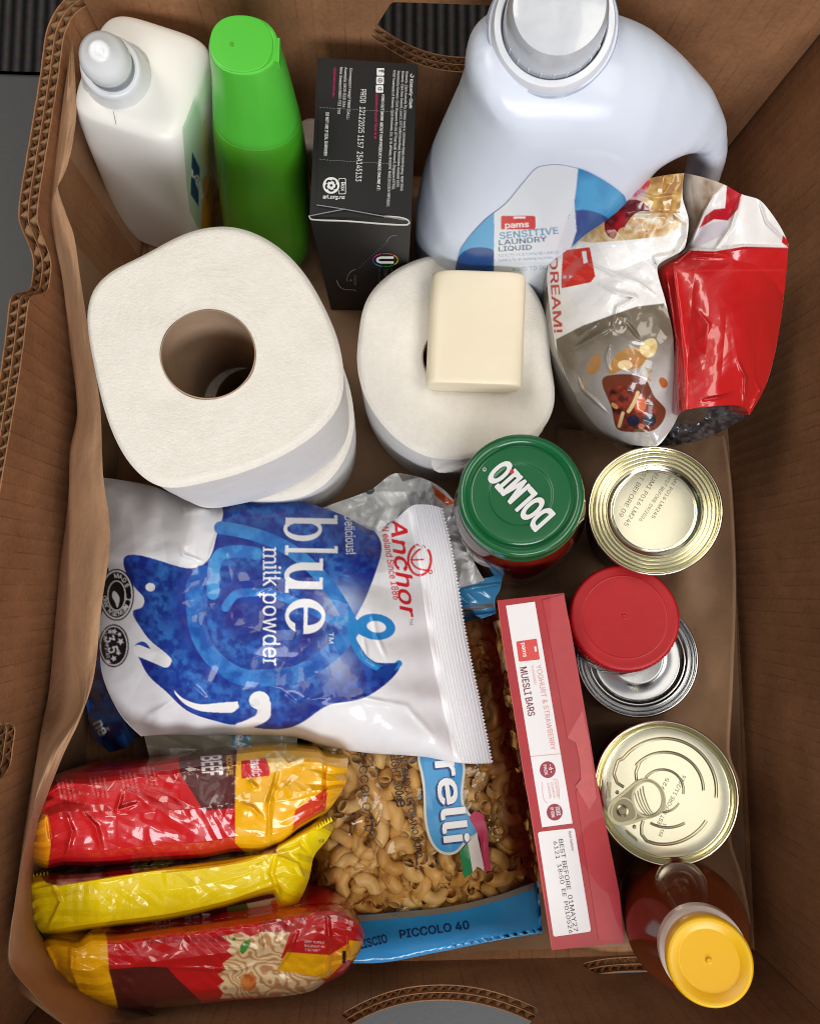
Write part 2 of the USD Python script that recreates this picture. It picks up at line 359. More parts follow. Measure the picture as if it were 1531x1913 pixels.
def facing(v, f, n):
    """triangles turned to face along n"""
    a = np.cross(v[f[:, 1]] - v[f[:, 0]], v[f[:, 2]] - v[f[:, 0]]) @ np.asarray(n)
    f = f.copy(); f[a < 0] = f[a < 0][:, ::-1]; return f
def flat(g, o, n):
    """a print: picture shape g laid on the plane through o with normal n"""
    n = np.asarray(n, float) / np.linalg.norm(n)
    v, f = tri(g); p = on_plane(v[:, 0], v[:, 1], np.asarray(o, float), n)
    return p, facing(p, f, n)
def slab(g, o, n, th):
    """picture shape g on the plane (o, n), th thick, standing up from it"""
    n = np.asarray(n, float) / np.linalg.norm(n); V, Fc, k = [], [], 0
    for q in getattr(g, 'geoms', [g]):
        if q.geom_type != 'Polygon': continue
        v, f = trimesh.creation.triangulate_polygon(q, engine='earcut')
        p = on_plane(v[:, 0], v[:, 1], np.asarray(o, float), n); f = facing(p, f, n)
        V += [p + n * th, p]; Fc += [f + k, f[:, ::-1] + k + len(p)]; k += 2 * len(p)
        for r in (q.exterior, *q.interiors):
            c = np.asarray(r.coords)[:-1]; p = on_plane(c[:, 0], c[:, 1], np.asarray(o, float), n); m = len(p); i = np.arange(m); j = (i + 1) % m
            V += [p + n * th, p]; Fc += [np.stack([k + i, k + j, k + m + j], 1), np.stack([k + i, k + m + j, k + m + i], 1)]; k += 2 * m
    return np.vstack(V), np.vstack(Fc)
def clip_grid(g, xs, ys):
    """a shapely shape cut into grid cells: 2D vertices and triangles whose inner edges follow the grid"""
    X0, Y0 = np.meshgrid(xs[:-1], ys[:-1]); X1, Y1 = np.meshgrid(xs[1:], ys[1:])
    cells = shapely.box(X0.ravel(), Y0.ravel(), X1.ravel(), Y1.ravel())
    shapely.prepare(g); inside = shapely.contains_properly(g, cells); cut = ~inside & shapely.intersects(g, cells)
    V, Fc = [], []
    a, b, c, d = X0.ravel()[inside], Y0.ravel()[inside], X1.ravel()[inside], Y1.ravel()[inside]; m = len(a)
    if m:
        V.append(np.stack([np.stack([a, b], 1), np.stack([c, b], 1), np.stack([c, d], 1), np.stack([a, d], 1)], 1).reshape(-1, 2))
        i = np.arange(m)[:, None] * 4; Fc.append(np.vstack([i + [0, 1, 2], i + [0, 2, 3]]))
    n = 4 * m
    for q in shapely.intersection(g, cells[cut]):
        v, f = tri(q)
        if len(v): V.append(v); Fc.append(f + n); n += len(v)
    return np.vstack(V), np.vstack(Fc)
def rotv(v, a, ang):
    return v * math.cos(ang) + np.cross(a, v) * math.sin(ang) + a * (a @ v) * (1 - math.cos(ang))
UP = np.array([0, 0, 1.0])
def S3(*a): return np.stack(np.broadcast_arrays(*a), -1)

# ------------------------------------------------------------------ setting
def sheet_mesh(x0, x1, y0, y1, nx, ny, zf):
    X, Y = np.meshgrid(np.linspace(x0, x1, nx), np.linspace(y0, y1, ny)); Z = zf(X, Y)
    return np.stack([X, Y, Z], -1).reshape(-1, 3), grid_faces(ny, nx)
setting('ground', sheet_mesh(-3, 3, -3, 0.39, 3, 3, lambda x, y: x * 0 - 0.02), 'vinyl')
setting('carpet', sheet_mesh(-3, 3, 0.39, 3, 3, 3, lambda x, y: x * 0 - 0.016), 'carpet')

# ------------------------------------------------------------------ the carton
BOX = thing('cardboard_box', 'open brown corrugated cardboard box packed with groceries, its left rim showing the flutes', 'box', (0.04, 0.02, -0.012))
base = Polygon([(-0.165, 0.31), (0.257, 0.312), (0.278, -0.26), (-0.206, -0.262)])
e = trimesh.creation.extrude_polygon(base, 0.008, engine='earcut'); e.apply_translation([0, 0, -0.0095])
part(BOX, 'floor_panel', e, 'board_y')
def wall(path, rim, holes, m, axis_n, dz=-0.006, fine=True):
    """double-wall board standing on an inner path: three liner sheets with two fluted sheets between them"""
    p = np.asarray(path, float); d = np.r_[0, np.cumsum(np.linalg.norm(np.diff(p, axis=0), axis=1))]
    cs = PchipInterpolator(d, p); L = d[-1]
    def W(s, z, t):
        s = np.asarray(s); c, g = cs(np.clip(s, 0, L)), cs.derivative()(np.clip(s, 0, L))
        n = np.stack([g[..., 1], -g[..., 0]], -1); n /= np.linalg.norm(n, axis=-1, keepdims=True)
        if (n.reshape(-1, 2).mean(0) @ axis_n) < 0: n = -n
        xy = c + n * np.asarray(t)[..., None]
        return np.stack([xy[..., 0], xy[..., 1], np.asarray(z) * np.ones(s.shape)], -1)
    ss = np.linspace(0, L, 240)
    g = Polygon([(0, dz), (L, dz)] + [(s, rim(*cs(s)) + 0.0012 * float(noise(np.array([s * 190, 0.3, L]), 4))) for s in ss[::-1]]).buffer(0)
    for h in holes(cs, d): g = g.difference(h)
    rough = 0.0006
    def sheet(t, th, name, parent, mm):
        v, f = clip_grid(g, np.linspace(0, L, 60), np.array([dz, 0.03, 0.06, 0.09, 0.12, 0.14, 0.155, 0.22]))
        jag = np.zeros(len(v))
        a, b = W(v[:, 0], v[:, 1], np.full(len(v), t) + jag), W(v[:, 0], v[:, 1], np.full(len(v), t + th) + jag)
        V, Fc = [a, b], [f, f[:, ::-1] + len(a)]; k = 2 * len(a)
        for q in getattr(g, 'geoms', [g]):
            for r in (q.exterior, *q.interiors):
                c = np.asarray(r.segmentize(0.004).coords)[:-1]; n = len(c); i = np.arange(n); j = (i + 1) % n
                jg = np.zeros(len(c))
                V += [W(c[:, 0], c[:, 1], t + jg), W(c[:, 0], c[:, 1], t + th + jg)]
                Fc += [np.stack([k + i, k + j, k + n + j], 1), np.stack([k + i, k + n + j, k + n + i], 1)]; k += 2 * n
        return part(parent, name, (np.vstack(V), np.vstack(Fc)), mm)
    def flute(t, amp, per, ph, parent):
        xs = np.arange(0, L, per / 7)
        v, f = clip_grid(g.buffer(-0.0004), xs, np.array([dz, 0.08, 0.13, 0.22]))
        wob = (noise(np.stack([v[:, 0] * 50, v[:, 1] * 20, v[:, 0] * 0 + ph], -1), 9) - 0.5)
        w = t + amp * np.sin(2 * np.pi * (v[:, 0] + wob * 0.004) / per + ph) * (0.82 + 0.36 * wob)
        a = W(v[:, 0], v[:, 1], w); b = W(v[:, 0], v[:, 1], w + 0.00045)
        return part(parent, 'flute', (np.vstack([a, b]), np.vstack([f, f[:, ::-1] + len(a)])), 'flute')
    root = sheet(0.0, 0.0006, 'wall', BOX, m)
    flute(0.0025, 0.0016, 0.0062, 0.0, root)
    sheet(0.0046, 0.0005, 'middle_liner', root, m)
    flute(0.0071, 0.0016, 0.0058, 1.3, root)
    sheet(0.0092, 0.0006, 'outer_liner', root, m)
    return root
def dip(y, c, hw, depth, k=4): return depth * np.exp(-np.abs((y - c) / hw) ** k)
def rim_left(x, y):
    return 0.17 - dip(y, 0.168, 0.0155, 0.024) - dip(y, -0.086, 0.0185, 0.054, 6) + 0.002 * math.sin(y * 40)
LEFT = [(-0.150, 0.3075), (-0.1575, 0.3015), (-0.1625, 0.288), (-0.164, 0.27), (-0.1705, 0.19), (-0.174, 0.146), (-0.182, 0.054), (-0.187, 0.0), (-0.197, -0.15), (-0.2, -0.262)]
wall(LEFT, rim_left, lambda cs, d: [], 'board_x', (-1, 0))
def hole_poly(c, hw, zlo, zhi, sag):
    t = np.linspace(-1, 1, 25)
    low = [(c + hw * k, zlo + sag * abs(k) ** 2.2) for k in t]; r = 0.012
    return Polygon(low + [(c + hw * 0.8, zhi), (c - hw * 0.8, zhi)]).buffer(-0.004).buffer(0.004)
TOPW = [(-0.1495, 0.3045), (0.0, 0.307), (0.1, 0.307), (0.2465, 0.305)]
wall(TOPW, lambda x, y: 0.172 + 0.03 * min(1, max(0, (x + 0.16) / 0.05)), lambda cs, d: [hole_poly(0.1495 + 0.055, 0.056, 0.124, 0.181, 0.03)], 'board_y', (0, 1))
wall([(0.2475, 0.318), (0.262, 0.1), (0.268, -0.1), (0.2695, -0.262)], lambda x, y: 0.2, lambda cs, d: [], 'board_x', (1, 0))
wall([(-0.1985, -0.252), (0.0, -0.2535), (0.12, -0.2535), (0.268, -0.2505)], lambda x, y: 0.185,
     lambda cs, d: [hole_poly(0.1985 + 0.044, 0.060, 0.033, 0.088, 0.034), hole_poly(0.1985 + 0.178, 0.034, 0.001, 0.024, 0.008)], 'board_y', (0, -1))

# kraft paper lining
LN = thing('kraft_liner', 'crumpled brown kraft paper lining sheet standing along the left wall of the box', 'paper', (-0.17, 0.0, 0.0))
Lf = [(128, 118), (108, 250), (97, 330), (93, 385), (100, 440), (116, 520), (130, 640), (144, 770), (130, 850), (128, 1000), (135, 1200), (150, 1305), (95, 1400), (50, 1560), (28, 1680), (14, 1790), (60, 1860), (130, 1925)]
Rt = [(136, 60), (140, 140), (143, 200), (135, 270), (118, 330), (108, 345), (122, 395), (138, 440), (150, 520), (170, 650), (188, 770), (192, 880), (206, 1000), (190, 1130), (176, 1260), (155, 1330), (112, 1425), (76, 1530), (62, 1620), (70, 1720), (150, 1815), (310, 1895)]
nv, nu = 400, 26
a, b = spline(Lf, nv), spline(Rt, nv)
ty = np.linspace(0, 1, nv)
zl = np.interp(ty, [0, 0.16, 0.3, 0.62, 0.8, 1], [0.165, 0.158, 0.132, 0.132, 0.145, 0.150])
zr = np.interp(ty, [0, 0.2, 0.5, 0.68, 0.76, 0.88, 1], [0.172, 0.172, 0.168, 0.15, 0.09, 0.07, 0.05])
u = np.linspace(0, 1, nu)[None]
gx = a[:, None, :] * (1 - u[..., None]) + b[:, None, :] * u[..., None]
gz = zl[:, None] * (1 - u) + zr[:, None] * u + 0.008 * np.sin(np.pi * u) * (0.4 + fbm(S3(ty[:, None] * 9, u * 1.2, 0.0), 3, 5))
gz = gz + 0.0035 * (fbm(S3(ty[:, None] * 22 + u, u * 3, 0.0), 3, 8) - 0.5)
V = P(gx[..., 0], gx[..., 1], gz)
sk = np.repeat(V[:, :1], 7, 1).copy()
for k in range(7):
    t = 1 - k / 7
    sk[:, k, 2] = V[:, 0, 2] * (1 - t) + 0.004 * t
    wx = np.interp(V[:, 0, 1], [q_[1] for q_ in LEFT[::-1]], [q_[0] for q_ in LEFT[::-1]]) + 0.0025
    sk[:, k, 0] = V[:, 0, 0] * (1 - min(1, 3 * t)) + np.minimum(wx, V[:, 0, 0]) * min(1, 3 * t)
V = np.concatenate([sk, V], 1)
part(LN, 'paper', (V.reshape(-1, 3), grid_faces(nv, nu + 7)[:, ::-1]), 'liner', True)
LN2 = thing('kraft_liner', 'smooth brown kraft paper sheet covering the box floor under the jars and cans', 'paper', (0.05, 0.02, 0.0))
part(LN2, 'paper', sheet_mesh(-0.16, 0.262, -0.245, 0.295, 90, 110, lambda x, y: 0.0025 + 0.005 * fbm(np.stack([x * 22, y * 14, x * 0], -1), 3, 2)), 'base_paper', True)
nv, nu = 220, 60
g = coons([(1040, 800), (1200, 810), (1352, 815)], [(1352, 815), (1366, 930), (1372, 1100), (1366, 1290), (1360, 1400), (1380, 1475), (1362, 1560), (1384, 1640), (1400, 1728)],
          [(1040, 1700), (1200, 1715), (1400, 1728)], [(1040, 800), (1040, 1700)], nu, nv)
u, v = np.meshgrid(np.linspace(0, 1, nu), np.linspace(0, 1, nv))
z = 0.009 + 0.048 * u ** 2.4 + 0.012 * np.exp(-((u - 0.62 - 0.1 * np.sin(v * 5)) / 0.12) ** 2) * np.sin(v * 7) ** 2 + 0.004 * (fbm(np.stack([u * 4, v * 9, u * 0], -1), 3, 4) - 0.5)
V = P(g[..., 0], g[..., 1], z)
lip = V[:, -1:].copy(); lip2 = lip.copy(); lip3 = lip.copy()
lip[..., 0] += 0.0015; lip[..., 2] -= 0.001; lip2[..., 0] += 0.003; lip2[..., 2] -= 0.008; lip3[..., 0] += 0.004; lip3[..., 2] = 0.006
V = np.concatenate([V, lip, lip2, lip3], 1)
part(LN2, 'turned_up_edge', (V.reshape(-1, 3), grid_faces(nv, nu + 3)[:, ::-1]), 'base_paper', True)

# ------------------------------------------------------------------ detergent bottle, top left
c1 = K(0, 0, 600 / 1531)
T = thing('detergent_bottle', 'white plastic dishwashing liquid bottle with a push-pull spout, in the top left corner', 'bottle', (-0.14, 0.265, 0.006))
YW = -0.3
secs = [(-0.1390, 0.270, 0.006, 0.020, 0.023, 5, YW), (-0.1390, 0.270, 0.009, 0.026, 0.029, 5, YW), (-0.1388, 0.270, 0.02, 0.0290, 0.031, 5, YW), (-0.1360, 0.2690, 0.05, 0.0300, 0.0325, 5.5, YW),
        (-0.1255, 0.2660, 0.12, 0.0312, 0.0325, 5.5, YW), (-0.1205, 0.2650, 0.160, 0.0315, 0.0320, 5, YW), (-0.1190, 0.2648, 0.174, 0.0300, 0.0305, 4.6, YW), (-0.1186, 0.2645, 0.179, 0.023, 0.025, 4, YW), (-0.1186, 0.2645, 0.1805, 0.012, 0.015, 3, YW)]
lab = [(poly([(862, 250), (905, 390), (960, 560), (1010, 800), (1100, 1060), (1120, 1200), (1000, 1200), (905, 1010), (890, 900), (868, 600)]), (190, 212, 190)),
       (poly([(970, 850), (1010, 830), (1130, 1200), (950, 1200)]), mottled((214, 140, 22), (238, 176, 60), 0.05, 3)), (poly([(975, 560), (1020, 860), (985, 850), (950, 680)]), (226, 214, 160)),
       (poly([(1015, 870), (1050, 900), (1140, 1180), (1050, 1180), (1010, 960)]), mottled((150, 110, 56), (220, 180, 110), 0.1, 5)),
       (poly([(915, 722), (952, 800), (946, 985), (908, 925)]), (28, 66, 112)), (poly([(913, 800), (922, 815), (920, 850), (911, 838)]), (230, 236, 240)),
       (text('pams', 925, 838, 75, 26, 115, True), (235, 238, 242)), (text('SENSITIVE', 957, 850, 79, 12, 120), (70, 90, 110))]
bm_ = loft(secs, 260, 420); bv_ = np.array(bm_.vertices); bn_ = trimesh.Trimesh(bv_, bm_.faces, process=False).vertex_normals
bn_ = bn_ * np.sign((bn_ * (bv_ - bv_.mean(0))).sum(1).mean())
pp_ = proj(bv_); bc_ = np.tile(C(246, 244, 238), (len(bv_), 1)); sel = bn_ @ np.array([math.cos(YW), math.sin(YW), 0]) > 0.75
bc_[sel] = paint(pp_[sel, 0], pp_[sel, 1], (246, 244, 238), c1.art(lab))
part(T, 'body', bm_, 'print_bottle', True, bc_)
b0, b1 = P(222, 146, 0.178), P(178, 84, 0.228)
ax = (b1 - b0) / np.linalg.norm(b1 - b0)
part(T, 'collar', lathe([(0.012, -0.002), (0.0182, -0.0015), (0.0186, 0.0), (0.0180, 0.0012), (0.0172, 0.002), (0.0150, 0.018), (0.0143, 0.0205), (0.0128, 0.0212), (0.0105, 0.0208), (0.0, 0.0205)], b0, b1), 'milky', 50)
part(T, 'spout_ring', lathe([(0.0118, 0.018), (0.0116, 0.0235), (0.0108, 0.0245), (0.0, 0.0245)], b0, b1), 'grey_ring', 40)
part(T, 'spout', lathe([(0.0085, 0.022), (0.0088, 0.027), (0.0116, 0.0285), (0.0120, 0.032), (0.0112, 0.036), (0.0088, 0.0395), (0.0060, 0.0420), (0.0052, 0.0445), (0.0036, 0.0455), (0.0022, 0.0452), (0.0016, 0.0445), (0.0, 0.0445)], b0, b1), 'milky', True)
# printed label wrapped on the right-hand face
part(T, 'mould_seam', flat(c1.geo(stroke([(540, 530), (565, 650), (592, 780)], 3)), (-0.13, 0.2300, 0.10), (-0.3, -1, 0.1)), 'grey_ring')

# ------------------------------------------------------------------ green bottle
T = thing('shampoo_bottle', 'bright green plastic bottle with a flat green flip cap, beside the white detergent bottle', 'bottle', (-0.07, 0.238, 0.006))
def sec(px, py, z, hw, ry, pw=2.2): q = P(px, py, z); return (q[0], q[1], z, hw, ry, pw, 0)
part(T, 'body', loft([sec(502, 470, 0.006, 0.022, 0.019), sec(501, 462, 0.012, 0.0275, 0.0225), sec(499, 440, 0.03, 0.0295, 0.0235), sec(494, 360, 0.085, 0.0282, 0.0225), sec(486, 275, 0.13, 0.0262, 0.0215), sec(479, 222, 0.158, 0.0236, 0.0198), sec(478, 214, 0.162, 0.0222, 0.0188)], 60), 'green_body', True)
cap = loft([sec(479, 216, 0.161, 0.0224, 0.0192), sec(477, 205, 0.166, 0.0226, 0.0192), sec(466, 132, 0.197, 0.0186, 0.0168), sec(456, 88, 0.214, 0.0166, 0.0152), sec(455, 84, 0.2155, 0.0160, 0.0147), sec(455, 83, 0.2158, 0.0150, 0.0138), sec(455, 83, 0.2152, 0.0140, 0.0128)], None, 96)
part(T, 'cap', cap, 'green_cap', 35)
part(T, 'cap_seam', loft([sec(479, 217, 0.1600, 0.0229, 0.0195), sec(479, 216, 0.1606, 0.0232, 0.0198), sec(479, 215, 0.1612, 0.0229, 0.0195)], None, 96, False), mat('seam_green', C(112, 206, 84), 0.3), True)
M['dark_green'] = mat('dark_green', C(40, 140, 40), 0.4)
part(T, 'cap_slot', flat(rrect(436, 180, 442, 232, 3), P(440, 205, 0.1725) + [0, -0.012, 0.004], (0, -1, 0.25)), 'dark_green')
q = P(455, 83, 0.2154)
part(T, 'flip_lid', loft([(q[0] - 0.001, q[1], q[2], 0.0146, 0.0142, 2.3, 0), (q[0] - 0.001, q[1], q[2] + 0.0008, 0.0146, 0.0142, 2.3, 0), (q[0] - 0.001, q[1], q[2] + 0.0011, 0.0140, 0.0136, 2.3, 0)]), 'green_cap', 35)
part(T, 'thumb_tab', trimesh.creation.box([0.0022, 0.012, 0.006], trimesh.transformations.translation_matrix([q[0] + 0.0158, q[1] - 0.002, q[2] - 0.003])), 'green_cap')
q2 = P(433, 83, 0.2167)
part(T, 'gate_mark', trimesh.creation.icosphere(2, 0.0009).apply_translation(q2), 'green_body', True)

# ------------------------------------------------------------------ pale tube hidden behind the green bottle
T = thing('plastic_tube', 'pale plastic tube, a sliver of it showing between green bottle and black carton', 'tube', (-0.042, 0.262, 0.006))
M['pale'] = mat('pale_pink_plastic', C(214, 196, 186), 0.35, vary=0.2, scale=60)
part(T, 'body', loft([sec(592, 300, 0.006, 0.010, 0.012), sec(590, 285, 0.02, 0.012, 0.014), sec(584, 262, 0.085, 0.011, 0.013), sec(582, 250, 0.098, 0.0085, 0.010), sec(581, 247, 0.1, 0.004, 0.005)], 30), 'pale', True)

# ------------------------------------------------------------------ black carton
cb = K(560, 80, 240 / 850)
T = thing('tampon_box', 'upright matt black carton with small white print on its lid, between green and white bottles', 'carton', (0.0, 0.225, 0.006))
ZT = 0.164
tl, tr, br, bl = [P(x, y, ZT) for x, y in ((593, 108), (780, 122), (768, 408), (578, 404))]
dx = np.array([0.004, 0.004, 0.006 - ZT])
low = [q + dx for q in (tl, tr, br, bl)]
bm = manifold3d.Manifold.hull_points(np.array([tl, tr, br, bl] + low)) if hasattr(manifold3d.Manifold, 'hull_points') else None
hv = np.array([tl, tr, br, bl] + low); box_f = np.array([[0, 3, 2, 1], [4, 5, 6, 7], [0, 1, 5, 4], [1, 2, 6, 5], [2, 3, 7, 6], [3, 0, 4, 7]])
part(T, 'body', (hv, box_f), 'black_card')
upn = np.cross(tr - tl, bl - tl); upn *= -np.sign(-upn[2]) if upn[2] < 0 else 1; upn = upn / np.linalg.norm(upn)
frn = np.cross(br - bl, low[3] - bl); frn = frn / np.linalg.norm(frn); frn = frn if frn[1] < 0 else -frn
def lay(parent, name, shapes, o, n, m, off):
    return part(parent, name, flat(shapes, np.asarray(o) + n * off, n), m)
o = tl
part(T, 'tuck_flap', slab(cb.geo(poly([(128, 100), (775, 145), (735, 1165), (300, 1100), (112, 1072)])), o + upn * 0.0002, upn, 0.0006), 'black_card')
o2 = o + upn * 0.0009
L = []
def ct(*a, **k): L.append(cb.geo(text(*a, **k)))
ct('Kimberly-Clark', 728, 238, 91.5, 20, 195, True); L.append(cb.geo(ell(742, 215, 13).difference(ell(742, 215, 8)).difference(poly([(742, 200), (765, 205), (765, 215), (742, 215)]))))
for i, (x, y0, y1, s) in enumerate(((700, 188, 980, 'Kimberly-Clark Australia Pty Limited, Level 4, 100 Arthur Street, North Sydney, NSW 2060.'), (674, 185, 955, 'Kimberly-Clark New Zealand, Level 2, 127 Carlton Gore Road, Newmarket, Auckland 1023.'),
                                    (645, 182, 970, 'Imported by Kimberly-Clark Singapore Pte Ltd, 87 East South Avenue 8, Singapore 637558.'), (616, 178, 1085, '\u00ae/TM Trademarks of Kimberly-Clark Worldwide, Inc. or its affiliates. \u00a9 KCWW. MADE IN CZECH REPUBLIC.'))):
    ct(s, x, y0, 92.6, 17, y1 - y0)
ct('FIND OUT MORE ABOUT OUR PRODUCT RANGE ONLINE AT:', 541, 340, 92.8, 18, 635, True)
ct('PROD  12122025 1157  25A145133', 402, 305, 93.2, 38, 610)
ct('Comments? Help? FREE CALL:', 330, 165, 93.5, 18, 340); ct('Australia 1800 028 334', 296, 160, 93.2, 18, 265); ct('New Zealand 0800 733 703', 266, 158, 93.2, 18, 310)
ct('DO NOT USE IF SEAL IS BROKEN', 172, 458, 92.5, 20, 285, True); ct('arl.org.nz', 152, 1028, 1.5, 24, 145, True)
for k, y in enumerate((165, 222, 278)):
    sq = rrect(508 - k * 3, y, 558 - k * 3, y + 50, 7)
    sq = sq.difference((text('f', 522, y + 8, 90, 34, 24, True), ell(530, y + 25, 15).difference(ell(530, y + 25, 10)).union(ell(530, y + 25, 5)), text('d', 518, y + 14, 90, 30, 20, True))[k])
    L.append(cb.geo(sq))
logo = ell(207, 942, 55).difference(ell(207, 942, 9))
for k in range(5):
    a = k * 72 + 20
    logo = logo.difference(stroke([(207 + r * math.cos(math.radians(a + t)), 942 + r * math.sin(math.radians(a + t))) for r, t in ((34, -22), (36, 0), (30, 24))], 13))
L.append(cb.geo(logo)); L.append(cb.geo(rrect(255, 895, 304, 1000, 8).difference(rrect(259, 899, 300, 996, 6)).difference(ell(207, 942, 60)))); ct('Box', 274, 920, 91, 24, 58, True)
lay(T, 'printed_lettering', unary_union(L), o2, upn, 'white_ink', 0.00012)
L = []
ct('ubykotex.com.au', 226, 162, 93, 16, 190, True); ct('ubykotex.com.au and follow us on', 502, 335, 92, 18, 300, True)
lay(T, 'magenta_lettering', unary_union(L), o2, upn, 'magenta_ink', 0.00012)
dash = [cb.geo(sbox(x, y + (x - 130) * 0.06, x + 14, y + 2.5 + (x - 130) * 0.06)) for y in (425, 770) for x in range(130, 600, 22)]
for row in (dash[:len(dash) // 2], dash[len(dash) // 2:]):
    for p_ in row: lay(T, 'perforation', p_, o2, upn, 'grey_ink', 0.00012)
part(T, 'lid_edge', slab(cb.geo(stroke([(60, 1148), (72, 1168), (300, 1180), (700, 1206), (725, 1195), (720, 1180), (560, 1150)], 7)), o + upn * 0.0003, upn, 0.0007), 'card_edge')
part(T, 'lid_edge', slab(cb.geo(stroke([(62, 1146), (180, 1122), (300, 1100)], 4).union(stroke([(112, 1073), (300, 1102), (500, 1138), (690, 1172)], 4))), o + upn * 0.0009, upn, 0.0004), 'grey_ink')
L = [cb.geo(stroke([(640, 1275), (612, 1276), (575, 1315)], 3))]
for k in range(14): L.append(cb.geo(ell(572 - k * 13.5, 1320 + k * 12.6, 2.2)))
L += [cb.geo(stroke([(368, 1498), (330, 1520), (312, 1560), (316, 1580)], 3)), cb.geo(stroke([(245, 1570), (262, 1610), (300, 1632), (355, 1634), (372, 1642)], 5)), cb.geo(ell(337, 1570, 5)),
      cb.geo(text('PUSH', 358, 1540, 90, 14, 62)), cb.geo(text('APPLICATOR', 598, 1490, 90, 16, 150)), cb.geo(text('TAMPONS', 556, 1492, 90, 26, 112, True)), cb.geo(text('16 regular', 520, 1495, 90, 12, 95))]
lay(T, 'front_print', unary_union(L), bl, frn, 'grey_ink', 0.0003)
lay(T, 'emblem', cb.geo(stroke([(612, 1420), (540, 1420), (512, 1432), (512, 1440), (540, 1452), (612, 1452)], 15, cap='square')), bl, frn, 'white_ink', 0.0004)
RB = [(220, 60, 60), (230, 150, 30), (210, 210, 40), (60, 190, 70), (30, 150, 200), (110, 70, 180), (210, 50, 140)]
for k, col in enumerate(RB):
    M[f'rainbow_{k}'] = mat(f'rainbow_ink_{k}', C(col), 0.5)
    arc = [(565 + 82 * math.cos(math.radians(t)), 1436 + 44 * math.sin(math.radians(t))) for t in np.linspace(-100 + k * 51, -58 + k * 51, 8)]
    lay(T, 'emblem_ring', cb.geo(stroke(arc, 5)), bl, frn, f'rainbow_{k}', 0.0003)

# ------------------------------------------------------------------ laundry liquid bottle
cl = K(500, 0, 1031 / 1531)
lean = math.radians(8)
O, EX, EH = np.array([0.13, 0.217, 0.0]), np.array([1.0, 0, 0]), np.array([0, math.sin(lean), math.cos(lean)])
EN = np.cross(EX, EH)
def loc(px):
    w = on_plane(px[:, 0], px[:, 1], O, EN) - O; return np.stack([w @ EX, w @ EH], 1)
out = loc(cl.pts([(548, 150), (545, 215), (523, 285), (472, 400), (430, 500), (412, 580), (408, 660), (425, 780), (445, 860)]))
right = loc(cl.pts([(1040, 122), (1100, 150), (1170, 200), (1240, 270), (1272, 340), (1275, 410), (1245, 500), (1205, 620), (1165, 740), (1140, 840)]))
topm = loc(cl.pts([(575, 112), (640, 100), (780, 96), (920, 98), (990, 106)]))
prof = np.vstack([out[::-1], topm, right]); lowl, lowr = out[-1], right[-1]
shape = Polygon(np.vstack([prof, [[lowr[0], 0.012], [lowr[0] - 0.012, 0.002], [lowl[0] + 0.012, 0.002], [lowl[0], 0.012]]])).buffer(-0.008).buffer(0.008).buffer(0)
holeL = Polygon(spline(loc(cl.pts([(985, 540), (1020, 480), (1080, 415), (1135, 368), (1165, 376), (1170, 430), (1150, 530), (1120, 620), (1050, 660)])), 60, True)[:-1]).buffer(0)
shape = shape.difference(holeL)
bx0, by0, bx1, by1 = shape.bounds
gs = 0.0025; gxs, gys = np.arange(bx0 - 0.02, bx1 + 0.02, gs), np.arange(by0 - 0.02, by1 + 0.02, gs)
GX, GY = np.meshgrid(gxs, gys); pts = shapely.points(GX, GY)
shapely.prepare(shape); D2 = shapely.distance(pts, shape.boundary) * np.where(shapely.contains_xy(shape, GX, GY), 1, -1)
from scipy.ndimage import gaussian_filter
D2 = gaussian_filter(D2, 1.0)
panel = loc(cl.pts([(560, 260), (610, 300), (660, 370), (760, 390), (900, 380), (1050, 350), (1160, 330)]))
def thick(h): return np.interp(h, [0, 0.02, 0.12, 0.19, 0.24], [0.040, 0.043, 0.043, 0.038, 0.030])
RR = 0.034
XH = loc(cl.pts([(940, 450)]))[0, 0]
def bott(x, h, t):
    fx, fy = (x - gxs[0]) / gs, (h - gys[0]) / gs
    i, j = min(max(int(fx), 0), len(gxs) - 2), min(max(int(fy), 0), len(gys) - 2); u_, v_ = fx - i, fy - j
    d = (D2[j, i] * (1 - u_) + D2[j, i + 1] * u_) * (1 - v_) + (D2[j + 1, i] * (1 - u_) + D2[j + 1, i + 1] * u_) * v_
    a = (RR - min(d, RR)) / RR
    tm = (0.043 if h < 0.12 else 0.043 - (h - 0.12) * 0.085) * (1 - 0.36 * min(1, max(0, (x - XH) / 0.05)))
    return 1.0 - math.sqrt(a * a + (t / tm) ** 2 + 1e-12)
ls = manifold3d.Manifold.level_set(bott, [bx0 - 0.008, by0 - 0.006, -0.047, bx1 + 0.008, by1 + 0.006, 0.047], 0.0042)
mm = ls.to_mesh(); lv, lf = np.array(mm.vert_properties[:, :3]), np.array(mm.tri_verts)
tm_ = trimesh.Trimesh(lv, lf); trimesh.smoothing.filter_taubin(tm_, iterations=10)
lv = np.array(tm_.vertices); lf = np.array(tm_.faces)
T = thing('laundry_bottle', 'large white laundry liquid bottle with a moulded handle and clear measuring cap', 'bottle', (0.13, 0.217, 0.006))
wv = O + lv[:, :1] * EX + lv[:, 1:2] * EH + lv[:, 2:] * EN
part(T, 'body', (wv, lf), 'cool_plastic', True)
k0, k1 = P(1032, 52, 0.239), P(1044, 12, 0.261)
part(T, 'neck', lathe([(0.024, -0.034), (0.0290, -0.018), (0.0306, -0.011), (0.0308, -0.0070), (0.0294, -0.0045), (0.0290, -0.003), (0.0296, -0.002), (0.0297, 0.0), (0.0290, 0.0012), (0.0280, 0.0014)], k0, k1, 96), 'skirt', 30)
